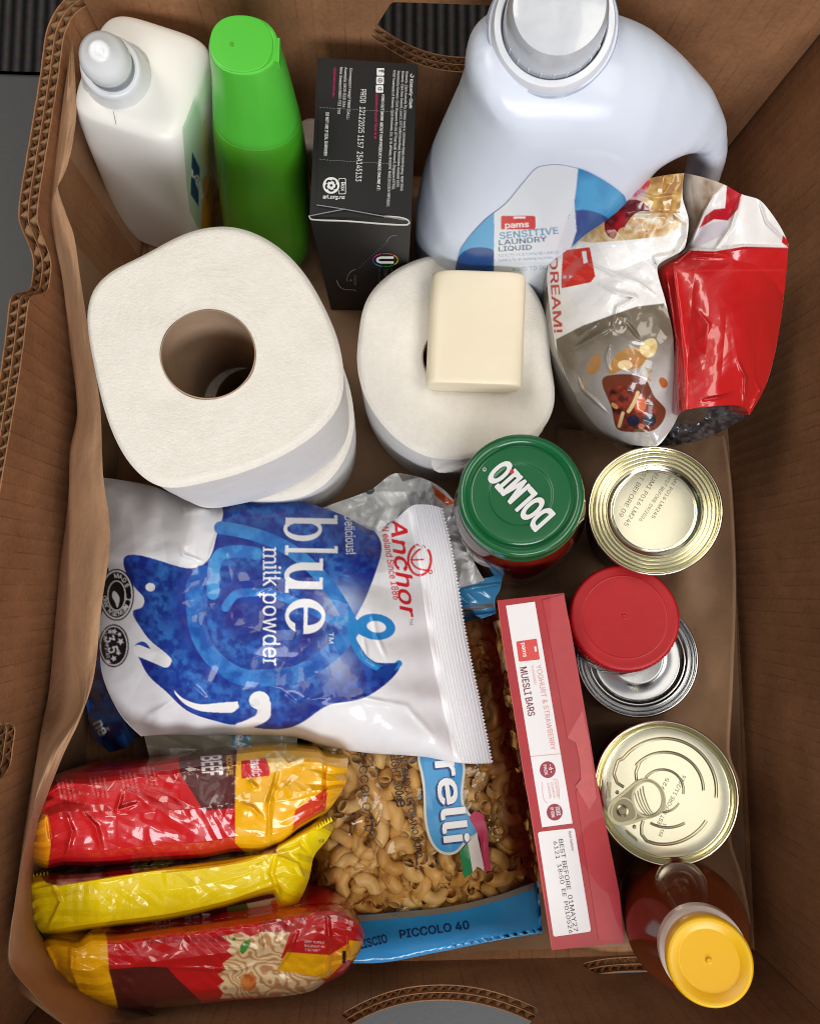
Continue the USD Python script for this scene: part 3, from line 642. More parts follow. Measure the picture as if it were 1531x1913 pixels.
part(T, 'collar', lathe([(0.0282, 0.001), (0.0272, 0.0050), (0.0266, 0.0060), (0.0240, 0.0066), (0.0236, 0.0060), (0.0234, 0.002), (0.0228, 0.001)], k0, k1, 96), 'cap_white', 40)
part(T, 'measuring_cap', lathe([(0.0229, 0.003), (0.0227, 0.010), (0.0216, 0.0200), (0.0196, 0.0245), (0.0130, 0.0262), (0.0, 0.0268)], k0, k1, 96), 'frost', 40)
ax = (k1 - k0) / np.linalg.norm(k1 - k0); xx = np.cross([0, 1.0, 0], ax); xx /= np.linalg.norm(xx); yy = np.cross(ax, xx)
for k in range(9):
    a = math.radians(-150 + k * 15); dr = math.cos(a) * xx + math.sin(a) * yy
    part(T, 'grip_rib', trimesh.creation.capsule(0.005, 0.0005, count=[6, 6]).apply_transform(trimesh.geometry.align_vectors([0, 0, 1], ax)).apply_translation(k0 + dr * 0.0226 + ax * 0.0075), 'cap_white', True)
# label
gl = coons(cl.pts([(535, 690), (600, 612), (660, 565), (710, 505), (755, 462), (800, 457), (862, 468), (930, 500), (990, 545)]), cl.pts([(990, 545), (1010, 650), (990, 800), (980, 860)]),
           cl.pts([(500, 860), (740, 875), (980, 860)]), cl.pts([(535, 690), (512, 780), (500, 860)]), 200, 170)
pw = on_plane(gl[..., 0], gl[..., 1], O + EN * 0.03, EN)
for _ in range(8):
    w = pw - O; x_, h_ = w @ EX, w @ EH
    fx, fy = np.clip((x_ - gxs[0]) / gs, 0, len(gxs) - 2), np.clip((h_ - gys[0]) / gs, 0, len(gys) - 2)
    from scipy.ndimage import map_coordinates
    d_ = map_coordinates(D2, [fy, fx], order=1)
    a_ = (RR - np.minimum(np.maximum(d_, 0), RR)) / RR
    t_ = np.where(h_ < 0.12, 0.043, 0.043 - (h_ - 0.12) * 0.085) * (1 - 0.36 * np.clip((x_ - XH) / 0.05, 0, 1)) * np.sqrt(np.maximum(1 - a_ ** 2, 0)) + 0.0008
    r = ray(gl[..., 0], gl[..., 1]); tt = ((O - EYE) @ EN + t_) / (r @ EN); pw = EYE + r * tt[..., None]
lab = [(poly([(400, 700), (628, 560), (626, 900), (400, 900)]), (84, 166, 216)), (blob([(540, 700), (590, 685), (640, 705), (640, 760), (560, 790), (520, 740)]).intersection(sbox(400, 600, 627, 900)), (26, 74, 140)),
       (poly([(862, 450), (855, 520), (838, 640), (790, 760), (760, 900), (1040, 900), (1040, 450)]), mottled((18, 122, 190), (54, 160, 216), 0.02, 4)),
       (blob([(840, 590), (900, 585), (960, 620), (1000, 700), (960, 800), (860, 800), (800, 780), (830, 680)]), (22, 78, 146)),
       (poly([(800, 690), (850, 560), (856, 640), (830, 720), (790, 800), (770, 800)]), (214, 224, 234)),
       (rrect(646, 598, 742, 636, 6), (206, 30, 44)), (sbox(682, 600, 714, 606), (236, 236, 240)), (text('pams', 658, 632, -3, 15, 66, True), (246, 246, 246)),
       (text('SENSITIVE', 643, 663, -5.5, 18, 164, True), (92, 150, 190)), (text('LAUNDRY', 641, 680, -5, 14, 134, True), (40, 92, 140)), (text('LIQUID', 640, 697, -3.5, 13, 92, True), (28, 76, 128)),
       (text('ECO TESTED AND DERMATOLOGIST APPROVED', 640, 712, -3, 7, 170), (110, 150, 190)), (text('suitable for all washing machines', 640, 725, -3, 7, 150), (110, 150, 190)),
       (text('KIND TO SKIN', 680, 752, -3, 11, 110), (110, 150, 190))]
part(T, 'label', (pw.reshape(-1, 3), grid_faces(170, 200)[:, ::-1]), 'print', True, paint(gl[..., 0], gl[..., 1], (226, 232, 240), cl.art(lab)).reshape(-1, 3))

# ------------------------------------------------------------------ toilet rolls and soap
def roll(label, outline, z0, z1, hole, hr, group, lowshift=(0, 0), seed=0):
    """a squashed paper roll: outline and hole in the photograph at the height of the top face"""
    o = spline(outline, 161, True)[:-1]; q = P(o[:, 0], o[:, 1], z1); c = P(hole[0], hole[1], z1)
    loc_ = q.mean(0); T = thing('toilet_roll', label, 'toilet roll', (loc_[0], loc_[1], z0), group)
    th = np.linspace(0, 2 * np.pi, 160, endpoint=False)
    a0 = math.atan2(*(q[0] - c)[[1, 0]]); sgn = np.sign(np.cross(q[0] - c, q[20] - c)[2])
    ring = np.stack([c[0] + hr * np.cos(a0 + sgn * th), c[1] + hr * 0.97 * np.sin(a0 + sgn * th)], 1)
    V = []; rs = np.r_[np.linspace(0, 1, 26)]
    for s in rs:                                            # top face, slightly domed and uneven
        p = np.column_stack([ring * (1 - s) + q[:, :2] * s, np.full(160, z1)])
        w = fbm(p * 45 + seed, 3, seed) - 0.5
        p[:, 2] += 0.0028 * w - 0.0025 * max(0, (s - 0.93) / 0.07) ** 2 + 0.0002 * np.sin(s * 70 + w * 6)
        V.append(p)
    f1 = grid_faces(26, 160, True)
    part(T, 'end_face', (np.vstack(V), f1 if sgn < 0 else f1[:, ::-1]), 'tissue', True)
    S = []
    for k, t in enumerate(np.linspace(0, 1, 24)):
        p = np.column_stack([q[:, :2] + np.asarray(lowshift) * t, V[-1][:, 2] * (1 - t) + z0 * t])
        b_ = 0.0014 * (fbm(np.column_stack([q[:, :2] * 30, np.full(160, t * 2.5)]), 3, seed + 3) - 0.5) * min(1, t * 6)
        p[:, :2] += (q[:, :2] - q[:, :2].mean(0)) / 0.058 * b_[:, None]
        S.append(p)
    f2 = grid_faces(24, 160, True)
    part(T, 'outer_sheet', (np.vstack(S), f2 if sgn < 0 else f2[:, ::-1]), 'tissue_side', True)
    hh = []
    for r_, z_ in ((hr - 0.0001, z1 + 0.0004), (hr - 0.0007, z1 + 0.0006), (hr - 0.0008, z1 - 0.002), (hr - 0.0008, z0 + 0.001), (hr, z0 + 0.001)):
        hh.append(np.column_stack([c[0] + r_ * np.cos(th) + (lowshift[0] * (z1 - z_) / (z1 - z0)), c[1] + r_ * 0.97 * np.sin(th) + (lowshift[1] * (z1 - z_) / (z1 - z0)), np.full(160, z_)]))
    part(T, 'core_tube', (np.vstack(hh), grid_faces(5, 160, True)[:, ::-1]), 'core', 40)
    bot = Polygon(np.asarray(S[-1])[:, :2]).buffer(0).difference(Polygon(hh[-1][:, :2]).buffer(0))
    v, f = tri(bot); part(T, 'lower_face', (np.column_stack([v, np.full(len(v), z0 + 0.0004)]), f[:, ::-1]), 'tissue')
    return T
R1 = [(395, 421), (455, 426), (510, 452), (560, 498), (600, 560), (628, 625), (641, 690), (636, 745), (604, 795), (530, 848), (450, 882), (370, 903), (296, 907), (243, 868), (205, 800), (186, 740), (170, 670), (159, 600), (162, 560), (195, 512), (255, 478), (325, 442)]
roll('white toilet roll with an open brown core, upper one of the stacked pair', R1, 0.103, 0.203, (389, 662), 0.0224, None, (0.0, 0.0), 1)
R2 = [(470, 560), (560, 575), (620, 640), (652, 720), (660, 800), (635, 870), (585, 918), (510, 936), (430, 930), (360, 900), (310, 850), (290, 780), (300, 690), (340, 620), (400, 575)]
roll('white toilet roll mostly hidden, lower one of the stacked pair', R2, 0.006, 0.1015, (468, 750), 0.021, None, (0.0, 0.0), 2)
R3 = [(848, 471), (905, 478), (960, 502), (1003, 548), (1022, 600), (1030, 680), (1037, 745), (1022, 790), (990, 822), (930, 845), (860, 857), (800, 852), (745, 822), (705, 780), (680, 735), (668, 690), (670, 620), (684, 560), (720, 515), (780, 482)]
roll('single white toilet roll carrying the cream soap bar', R3, 0.006, 0.103, (853, 668), 0.021, None, (0.004, 0.0), 3)
ROLL3 = '/World/toilet_roll_002'
for pts, z in (([(806, 870), (900, 866), (985, 838), (1015, 800), (990, 826), (900, 852), (805, 858)], 0.09),):
    v, f = tri(Polygon(spline(pts, 40, True)).buffer(0)); part(ROLL3, 'loose_sheet', (P(v[:, 0], v[:, 1], z + 0.003 * np.sin(v[:, 0] * 0.05)), f), 'tissue_side')
T = thing('soap_bar', 'plain cream bar of soap with rounded edges lying on a toilet roll', 'soap', P(892, 612, 0.106))
q = [P(x, y, z) for x, y, z in ((806, 500, 0.1245), (988, 508, 0.1245), (978, 718, 0.1255), (798, 714, 0.1255))]
ex, ey = (q[1] + q[2] - q[0] - q[3]) / 2, (q[0] + q[1] - q[2] - q[3]) / 2
cx = sum(q) / 4; n = np.cross(ex, ey); n /= np.linalg.norm(n)
pr = []
for t in np.linspace(-1, 1, 41):                            # cross-section: flat top, round sides
    pr.append(t)
pr = np.array(pr); V = []
th = np.linspace(0, 2 * np.pi, 96, endpoint=False); ca, sa = np.cos(th), np.sin(th)
secx = np.sign(ca) * np.abs(ca) ** 0.42; secz = np.sign(sa) * np.abs(sa) ** 0.62
ends = [(-1.0, 0.0, 0.0), (-1.0, 0.9, 0.86), (-0.99, 0.965, 0.95), (-0.96, 0.99, 0.985), (-0.9, 1, 1), (0.0, 1, 1.02), (0.9, 1, 1), (0.96, 0.99, 0.985), (0.99, 0.965, 0.95), (1.0, 0.9, 0.86), (1.0, 0.0, 0.0)]
for t, kx, kz in ends:
    V.append(cx - n * 0.0105 + ey * 0.5 * t + (secx[:, None] * ex * 0.5 * kx) + secz[:, None] * n * 0.0105 * kz)
part(T, 'bar', (np.vstack(V), grid_faces(len(V), 96, True)), 'soap', 50)

# ------------------------------------------------------------------ jars and cans
cc = K(830, 790, 600 / 1531)
def up_axis(b, t): a = np.asarray(t) - np.asarray(b); return a / np.linalg.norm(a), np.linalg.norm(a)
# tomato sauce jar
b, t = P(964, 996, 0.006), P(972, 923, 0.144); a, h = up_axis(b, t)
T = thing('sauce_jar', 'glass jar of red pasta sauce with a dark green lettered lid', 'jar', b)
part(T, 'sauce', lathe([(0, 0.004), (0.033, 0.004), (0.0365, 0.010), (0.0375, 0.02), (0.0375, 0.095), (0.036, 0.108), (0.0335, 0.116), (0.0325, 0.121), (0.0, 0.121)], b, t), 'sauce', 50)
part(T, 'glass', lathe([(0, 0), (0.034, 0), (0.0385, 0.006), (0.0392, 0.014), (0.0392, 0.098), (0.0375, 0.112), (0.0345, 0.12), (0.0335, 0.128)], b, t), 'glass', 50)
lid = [(0.0335, h - 0.0165), (0.0349, h - 0.0165), (0.0352, h - 0.0155), (0.0352, h - 0.0145), (0.0346, h - 0.014), (0.0346, h - 0.004), (0.0340, h - 0.0012), (0.0328, h - 0.0001), (0.0312, h), (0.0296, h - 0.0004), (0.0290, h - 0.0016), (0.0284, h - 0.0019), (0.0274, h - 0.0008), (0.0262, h - 0.0006), (0.018, h - 0.0006), (0.0172, h - 0.0012), (0.0165, h - 0.0015), (0.0, h - 0.0015)]
part(T, 'lid', lathe(lid, b, t, 120), 'lid_green', 60)
o = t - a * 0.00045
dol = cc.geo(text('DOLMIO', 524, 436, 228.2, 120, 352, True).buffer(3.5))
part(T, 'lid_lettering', flat(dol, o, a), 'white_ink'); part(T, 'lid_dot', flat(cc.geo(ell(321, 233, 10)), o + a * 0.0003, a), 'red_sauce_label')
part(T, 'trade_mark', flat(cc.geo(ell(190, 222, 9).difference(ell(190, 222, 6.5)).union(text('R', 194, 226, 228, 8, 6))), o, a), 'white_ink')
def rings(rs, h0, amp): return [(r, h0 + amp * s) for r, s in rs]
def can(name, label, b, t, r, endp, body, metal, cat='tin can'):
    b, t = np.asarray(b), np.asarray(t); a, h = up_axis(b, t)
    T = thing(name, label, cat, b)
    part(T, 'body', lathe([(0, 0.002), (r - 0.003, 0.002), (r - 0.0022, 0.0), (r - 0.001, 0.0), (r - 0.0006, 0.003), (r - 0.0012, 0.006), (r - 0.0012, h - 0.007), (r - 0.0004, h - 0.0035)], b, t, 96), body, 40)
    prof = [(r - 0.0005, h - 0.0042), (r, h - 0.0036), (r + 0.0001, h - 0.001), (r - 0.0003, h - 0.0002), (r - 0.0008, h), (r - 0.0014, h - 0.0003), (r - 0.0018, h - 0.0012), (r - 0.0022, h - 0.0040)] + [(k * r, h + z) for k, z in endp] + [(0, h + endp[-1][1])]
    part(T, 'can_end', lathe(prof, b, t, 144), metal, 50)
    return T, a, h
def beads(fr, z0, amp, w):
    out = []
    for k in fr:
        for s in np.linspace(-1, 1, 9): out.append((k - s * w, z0 + amp * (0.5 + 0.5 * math.cos(math.pi * s))))
    return out
e1 = beads((0.905, 0.845, 0.785, 0.725), -0.0042, 0.0013, 0.03) + [(0.68, -0.0044), (0.66, -0.0052), (0.64, -0.0054), (0.62, -0.0048), (0.60, -0.0044), (0.3, -0.0043)]
b, t = P(1190, 984, 0.008), P(1222, 953, 0.1214)
T, a, h = can('food_can', 'tall tin can with a pale gold ribbed end stamped twice, beside the green-lidded jar', b, t, 0.0376, e1, 'can_label', 'can_gold')
o = t - a * 0.0041
s1, s2 = 'EUM1 P016 LM245', 'BEST BEFORE 09/2026'
L = [text(s1, 1003, 236, 121, 21, 290), text('BEST BEFORE 09', 966, 196, 119.5, 21, 280), text(s1, 1118, 228, 121, 17, 258), text(s2, 1072, 246, 124, 17, 262), ]
part(T, 'date_stamp', flat(unary_union([cc.geo(g) for g in L]), o, a), 'ink')
# small jar standing on a short can
e2 = beads((0.9, 0.83), -0.0036, 0.0012, 0.033) + [(0.78, -0.0036), (0.75, -0.0052), (0.70, -0.0056), (0.52, -0.0054), (0.47, -0.0042), (0.42, -0.0044), (0.2, -0.0046)]
b, t = P(1184, 1230, 0.006), P(1188, 1228, 0.0625)
T, a, h = can('food_can', 'short silver tin can with plain ribbed lid, under the red-lidded jar', b, t, 0.0376, e2, 'can_silver', 'can_silver')
b, t = P(1150, 1172, 0.0618), P(1166, 1152, 0.105); a, h = up_axis(b, t)
T = thing('spread_jar', 'small clear jar with a ribbed red screw lid, standing on a short silver can', 'jar', b)
part(T, 'filling', lathe([(0, 0.002), (0.026, 0.002), (0.0285, 0.006), (0.0285, h - 0.02), (0, h - 0.02)], b, t), 'spread', 40)
part(T, 'glass', lathe([(0, 0.0), (0.027, 0.0), (0.0302, 0.003), (0.0308, 0.008), (0.0308, h - 0.018), (0.0285, h - 0.014)], b, t), 'glass', 50)
th = np.linspace(0, 2 * np.pi, 480, endpoint=False); rib = 0.00025 * np.sign(np.sin(th * 120))
prof = [(0.0300, h - 0.0150, 0), (0.0315, h - 0.0150, 1), (0.0317, h - 0.003, 1), (0.0314, h - 0.0012, 0.6), (0.0306, h - 0.0002, 0), (0.0295, h, 0), (0.0285, h - 0.0002, 0), (0.0250, h - 0.0004, 0), (0.0244, h - 0.0001, 0), (0.0238, h - 0.0004, 0), (0.010, h - 0.0007, 0), (0.0, h - 0.0008, 0)]
m_ = lathe([(r, z) for r, z, k in prof], b, t, 480); V = np.array(m_.vertices).reshape(len(prof), 480, 3); axp = b + a * np.array([p_[1] for p_ in prof])[:, None]
for i, (r, z, k) in enumerate(prof):
    if k: V[i] += (V[i] - axp[i]) / r * (rib * k)[:, None]
part(T, 'lid', (V.reshape(-1, 3), m_.faces), 'lid_red', 40)
part(T, 'gate_mark', lathe([(0.0016, h - 0.0008), (0.0014, h - 0.0003), (0.0009, h - 0.0002), (0.0006, h - 0.0006), (0, h - 0.0006)], b, t, 24), 'lid_red', True)
# can with a ring pull
co = K(1050, 1320, 481 / 1531)
e3 = [(0.955, -0.0052), (0.945, -0.0056), (0.93, -0.0052), (0.90, -0.0036), (0.88, -0.0034), (0.8, -0.0032), (0.74, -0.0031), (0.3, -0.0030)]
b, t = P(1212, 1452, 0.008), P(1242, 1480, 0.128)
T, a, h = can('food_can', 'tin can with a ring pull on its pale gold lid, beside the pink muesli carton', b, t, 0.0384, e3, 'can_label', 'can_gold')
o = t - a * 0.0031
ctr = np.array([612.0, 508.0])
def arc(r, a0, a1, cx=612, cy=508, n=40): return [(cx + r * math.cos(math.radians(k)), cy + r * math.sin(math.radians(k))) for k in np.linspace(a0, a1, n)]
def bead(pts, w=0.0007, name='embossed_ring', m='can_gold', hgt=0.0005):
    p = spline(co.pts(pts), 90, lin=True); c = on_plane(p[:, 0], p[:, 1], o, a)
    d = np.gradient(c, axis=0); d /= np.linalg.norm(d, axis=1)[:, None]; s = np.cross(a, d); V = []
    for k in np.linspace(-1, 1, 7): V.append(c + s * w * k + a * hgt * (math.cos(k * math.pi / 2)) )
    return part(T, name, (np.stack(V, 1).reshape(-1, 3), grid_faces(len(p), 7)), m, True)
bead([(365, 480), (325, 455), (305, 400), (330, 320)] + arc(310, -143, 8, 605, 500), 0.0009, m='groove')
bead([(440, 440), (436, 390), (460, 330)] + arc(228, -140, 0, 610, 500), 0.0009, m='groove')
bead(arc(300, 32, 100, 600, 520) + [(500, 800), (470, 760), (470, 710), (480, 680)], 0.0009, m='groove')
bead(arc(205, 60, 120, 625, 515), 0.0008, m='groove'); bead(arc(125, -145, 10, 595, 500), 0.0008, m='groove'); bead(arc(108, 30, 95, 600, 520), 0.0007, m='groove')
for p_ in ([(270, 450), (265, 545)], [(285, 450), (280, 540)], [(375, 735), (440, 790)], [(383, 750), (445, 800)]): bead(p_, 0.0005, 'embossed_dash', 'groove')
for x, y in ((325, 510), (428, 716)):
    part(T, 'embossed_dot', trimesh.creation.icosphere(2, 0.0011).apply_translation(on_plane(*co.pts([(x, y)])[0], o, a)), 'groove', True)
ring = Polygon(spline([(268, 640), (276, 590), (330, 535), (400, 478), (450, 440), (505, 432), (560, 452), (600, 500), (614, 560), (600, 620), (560, 652), (480, 676), (400, 702), (345, 708), (295, 686)], 120, True)).buffer(0)
hole = Polygon(spline([(425, 520), (460, 466), (505, 450), (552, 470), (588, 525), (590, 585), (560, 632), (505, 650), (460, 632), (430, 580)], 90, True)).buffer(0)
pl = o + a * 0.0018
part(T, 'ring_pull', slab(co.geo(ring.difference(hole)), pl, a, 0.0009), 'tab', 30)
part(T, 'ring_rim', slab(co.geo(ring.difference(ring.buffer(-14))), pl + a * 0.0009, a, 0.0005), 'groove', 30)
part(T, 'ring_rim', slab(co.geo(hole.buffer(13).difference(hole)), pl + a * 0.0009, a, 0.0005), 'groove', 30)
nose = Polygon(spline([(298, 620), (318, 575), (360, 550), (405, 568), (432, 625), (430, 660), (390, 680), (330, 685), (302, 660)], 80, True)).buffer(0)
part(T, 'nose_plate', slab(co.geo(nose), pl + a * 0.0009, a, 0.0003), 'tab', 30); part(T, 'nose_rim', slab(co.geo(nose.buffer(9).difference(nose)), pl + a * 0.0009, a, 0.0002), 'groove', 30)
rc = on_plane(*co.pts([(356, 619)])[0], pl, a)
part(T, 'rivet', lathe([(0.0034, 0.001), (0.0032, 0.0018), (0.0022, 0.0021), (0.0019, 0.0017), (0.0012, 0.0017), (0.0010, 0.0022), (0.0, 0.0022)], rc, rc + a, 32), 'tab', 40)
for k in range(4):
    s = stroke([(432 + k * 16, 520 - k * 14), (462 + k * 17, 600), (500 + k * 14, 648 - k * 2)], 6, 20).intersection(hole)
    part(T, 'curled_strip', slab(co.geo(s), pl, a, 0.0007), 'tab', 30)
L = [co.geo(text('E1 -R925', 548, 612, -64, 22, 200)), co.geo(text('BEST BEFORE 11/2026', 574, 722, -62, 24, 345)), co.geo(text('ES1 E1', 590, 775, -70, 20, 80))]
part(T, 'date_stamp', flat(unary_union(L).difference(co.geo(ring)), o + a * 0.0004, a), 'ink')
# oil bottle
t, s_ = P(1325, 1797, 0.214), P(1287, 1738, 0.15); b = s_ + (s_ - t) / (t[2] - s_[2]) * (0.15 - 0.006); a, h = up_axis(b, t)
T = thing('oil_bottle', 'clear bottle of amber cooking oil with a yellow cap, in the bottom right corner', 'bottle', b)
part(T, 'body', lathe([(0, 0.001), (0.026, 0.0), (0.030, 0.003), (0.0315, 0.01), (0.0312, 0.05), (0.0300, 0.06), (0.0312, 0.07), (0.0318, h - 0.085), (0.0312, h - 0.075), (0.0275, h - 0.060), (0.021, h - 0.043), (0.0165, h - 0.030), (0.015, h - 0.022), (0.0, h - 0.022)], b, t, 96), 'oil', 60)
part(T, 'neck_collar', lathe([(0.0150, h - 0.0275), (0.0194, h - 0.0275), (0.0198, h - 0.0262), (0.0196, h - 0.0180), (0.0185, h - 0.0168), (0.0165, h - 0.0165)], b, t, 96), 'collar', 40)
part(T, 'cap', lathe([(0.0165, h - 0.020), (0.0168, h - 0.0165), (0.0176, h - 0.0150), (0.0186, h - 0.004), (0.0186, h - 0.0018), (0.0180, h - 0.0004), (0.0172, h), (0.0160, h - 0.0002), (0.0140, h - 0.0011), (0.0131, h - 0.0015), (0.0125, h - 0.0019), (0.0, h - 0.0021)], b, t, 96), 'cap_yellow', 45)
part(T, 'gate_mark', lathe([(0.0015, h - 0.0021), (0.0012, h - 0.0014), (0.0006, h - 0.0013), (0.0, h - 0.0016)], b, t, 24), 'cap_yellow', True)

# ------------------------------------------------------------------ muesli bar carton
cm = K(900, 1090, 300 / 808)
T = thing('muesli_carton', 'slim pink carton of muesli bars with white printed panels, standing between pasta and cans', 'carton', (0.13, -0.08, 0.006))
ZT = 0.13
q = [P(x, y, ZT) for x, y in ((928, 1122), (1053, 1108), (1166, 1761), (1030, 1776))]
dx = np.array([0.028, -0.002, 0.006 - ZT]); low = [p_ + dx for p_ in q]
bv = np.array(q + low)
part(T, 'body', (bv, box_f), mat('pink_card', C(176, 34, 46), 0.55, vary=0.16, scale=70, bump=0.12, bscale=200, coat_weight=0.12))
n = np.cross(q[1] - q[0], q[3] - q[0]); n = n / np.linalg.norm(n); n = n if n[2] > 0 else -n
M['label_white'] = mat('label_white', C(234, 230, 232), 0.4); M['pams_red'] = mat('panel_red', C(214, 60, 58), 0.42); M['berry_ink'] = mat('berry_ink', C(150, 36, 60), 0.45)
M['rose_ink'] = mat('rose_ink', C(216, 134, 140), 0.45); M['maroon_ink'] = mat('maroon_ink', C(112, 52, 60), 0.45); M['worn_card'] = mat('worn_card', C(206, 96, 98), 0.55, vary=0.15, scale=200)
o = q[0]
def ml(name, g, m, k): return part(T, name, flat(cm.geo(g), o + n * 0.00008 * k, n), m)
part(T, 'glue_flap', slab(cm.geo(poly([(303, 85), (408, 55), (440, 200), (545, 800), (570, 960), (690, 1560), (712, 1790), (585, 1795), (470, 1050), (500, 1010), (490, 900), (470, 800), (430, 780)])), o + n * 0.0001, n, 0.0004), 'pams_flap' if 'pams_flap' in M else mat('flap_card', C(182, 42, 52), 0.55, vary=0.14, scale=90, bump=0.12, bscale=220, coat_weight=0.12))
ml('printed_panel', poly([(120, 112), (265, 92), (455, 1208), (302, 1228)]), 'label_white', 1)
ml('printed_panel', Polygon([(283, 1255), (462, 1235), (545, 1750), (362, 1776)]).buffer(-9).buffer(12), 'label_white', 1)
ml('torn_edge', poly([(430, 775), (505, 640), (540, 800), (575, 1080), (540, 1140), (470, 1020), (498, 985), (490, 880), (470, 800)]), 'worn_card', 7)
ml('logo_panel', Polygon([(178, 298), (270, 285), (284, 378), (190, 388)]).buffer(6), 'pams_red', 2)
ml('logo_lettering', text('pams', 198, 300, 82, 20, 72, True), 'label_white', 3); ml('logo_slot', poly([(262, 318), (272, 317), (276, 342), (266, 344)]), 'label_white', 3)
ml('rose_lettering', text('YOGHURT & STRAWBERRY', 272, 412, 80.2, 25, 435), 'rose_ink', 2); ml('rose_lettering', text('FLAVOURED', 248, 416, 81, 11, 95), 'rose_ink', 2)
ml('title_lettering', text('MUESLI BARS', 190, 424, 80, 34, 250, True), 'maroon_ink', 2)
for (x, y, s1, s2) in ((330, 938, '-6-', 'PACK'), (365, 1152, 'SOURCE', 'OF FIBRE')):
    ml('round_badge', ell(x, y, 40, 42), 'berry_ink', 2); ml('badge_lettering', text(s1, x + 4, y - 26, 81, 20, 44, True), 'label_white', 3); ml('badge_lettering', text(s2, x - 22, y - 24, 81, 15, 52, True), 'label_white', 3)
ml('small_print', unary_union([text(s, 364 - k * 19, 1000 + k * 3, 80, 11, 78) for k, s in enumerate(('NO ARTIFICIAL', 'COLOURS OR', 'FLAVOURS'))] + [stroke([(355, 990), (372, 987), (388, 1085)], 2.5, 9, 'flat'), stroke([(302, 1000), (318, 1100), (330, 1105)], 2.5, 9, 'flat')]), 'rose_ink', 2)
ml('fold_line', stroke([(244, 872), (398, 858)], 2), 'rose_ink', 3)
ml('date_lettering', unary_union([text('BEST BEFORE  01MAY27', 384, 1290, 80.5, 22, 470), text('6121  18:50  EE  P010526', 358, 1300, 80.2, 20, 470)]), 'ink_black', 2)
ml('caption', text('Best before:', 434, 1250, 80, 14, 100), 'maroon_ink', 2)
ml('side_seam', stroke([(80, 100), (100, 260), (160, 640), (205, 930), (240, 1130), (350, 1830)], 3), 'worn_card', 2)

# ------------------------------------------------------------------ milk powder bag
k6 = K(150, 860, 810 / 1531)
def arcpts(cx, cy, rx, ry, a0, a1, n=30): return [(cx + rx * math.cos(math.radians(t)), cy + ry * math.sin(math.radians(t))) for t in np.linspace(a0, a1, n)]
def letter(kind):
    """slab-serif lower case, x-height 1, ascender 1.45; returns a shape starting at x = 0"""
    def ring(cx, rx, ry, ix, iy): return ell(cx, 0.5, rx, ry).difference(ell(cx, 0.5, ix, iy))
    if kind == 'b': return unary_union([sbox(0.14, 0.02, 0.36, 1.45), sbox(0, 1.36, 0.3, 1.45), ring(0.58, 0.48, 0.53, 0.26, 0.43).difference(sbox(-1, -1, 0.3, 2))])
    if kind == 'l': return unary_union([sbox(0.14, 0, 0.36, 1.45), sbox(0, 1.36, 0.3, 1.45), sbox(0, 0, 0.5, 0.09)])
    if kind == 'u':
        bowl = ring(0.5, 0.38, 0.53, 0.16, 0.40).intersection(sbox(0, -1, 1, 0.42))
        return unary_union([bowl, sbox(0.12, 0.4, 0.34, 1.0), sbox(0, 0.91, 0.3, 1.0), sbox(0.66, 0, 0.88, 1.0), sbox(0.54, 0.91, 0.8, 1.0), sbox(0.7, 0, 1.0, 0.09)])
    return unary_union([ring(0.5, 0.48, 0.53, 0.25, 0.43).difference(poly([(0.5, 0.46), (1.4, 0.46), (1.4, 0.24), (0.6, 0.24)])), sbox(0.14, 0.46, 0.95, 0.56)])
def fit(kind, y0, y1, base, xh):
    g = letter(kind); b = g.bounds
    return text('', base, y0, 91, xh, y1 - y0, shape=affinity.translate(g, -b[0], 0))
WH = (236, 236, 238); BR = (204, 34, 44); RIB = (38, 128, 196)
blue = blob([(430, 118), (560, 100), (690, 110), (800, 140), (930, 190), (1045, 258), (1063, 300), (1054, 360), (1022, 450), (990, 520), (962, 590), (990, 660), (1040, 712), (1122, 718), (1010, 835), (870, 868), (790, 922), (640, 948), (606, 940), (655, 905), (672, 862), (640, 822), (603, 832), (600, 856), (624, 880), (600, 918), (480, 922), (370, 880), (300, 815), (240, 760), (202, 690), (192, 655), (215, 640), (260, 690), (300, 722), (322, 712), (300, 680), (250, 640), (205, 580), (188, 530), (215, 520), (226, 495), (200, 458), (172, 420), (154, 345), (250, 345), (440, 362), (455, 345), (485, 250), (498, 165)], 500)
_b1 = mottled((32, 60, 148), (54, 112, 192), 0.11, 11, 0.36, 0.68)
_b2 = mottled((26, 40, 126), (38, 78, 168), 0.09, 12, 0.38, 0.72)
_b3 = mottled((32, 34, 126), (34, 56, 148), 0.03, 13)
def bluecol(x, y):
    X, Y = (x - k6.ox) / k6.k, (y - k6.oy) / k6.k
    r = np.hypot((X - 600) / 1.0, (Y - 510) * 0.92)
    w = lambda c, s: np.exp(-((r - c) / s) ** 2)[..., None]
    c = _b2(x, y) * 1.0
    for rc, s, f in ((150, 38, _b1), (235, 22, _b3), (320, 45, _b1), (60, 50, _b3)):
        k = w(rc, s); c = c * (1 - k) + f(x, y) * k
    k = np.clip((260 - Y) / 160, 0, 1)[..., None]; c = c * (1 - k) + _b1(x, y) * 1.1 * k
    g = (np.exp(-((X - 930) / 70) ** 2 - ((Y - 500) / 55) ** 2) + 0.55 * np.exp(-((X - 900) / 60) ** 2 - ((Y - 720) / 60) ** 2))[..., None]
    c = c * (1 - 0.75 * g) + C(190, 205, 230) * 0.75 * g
    return c
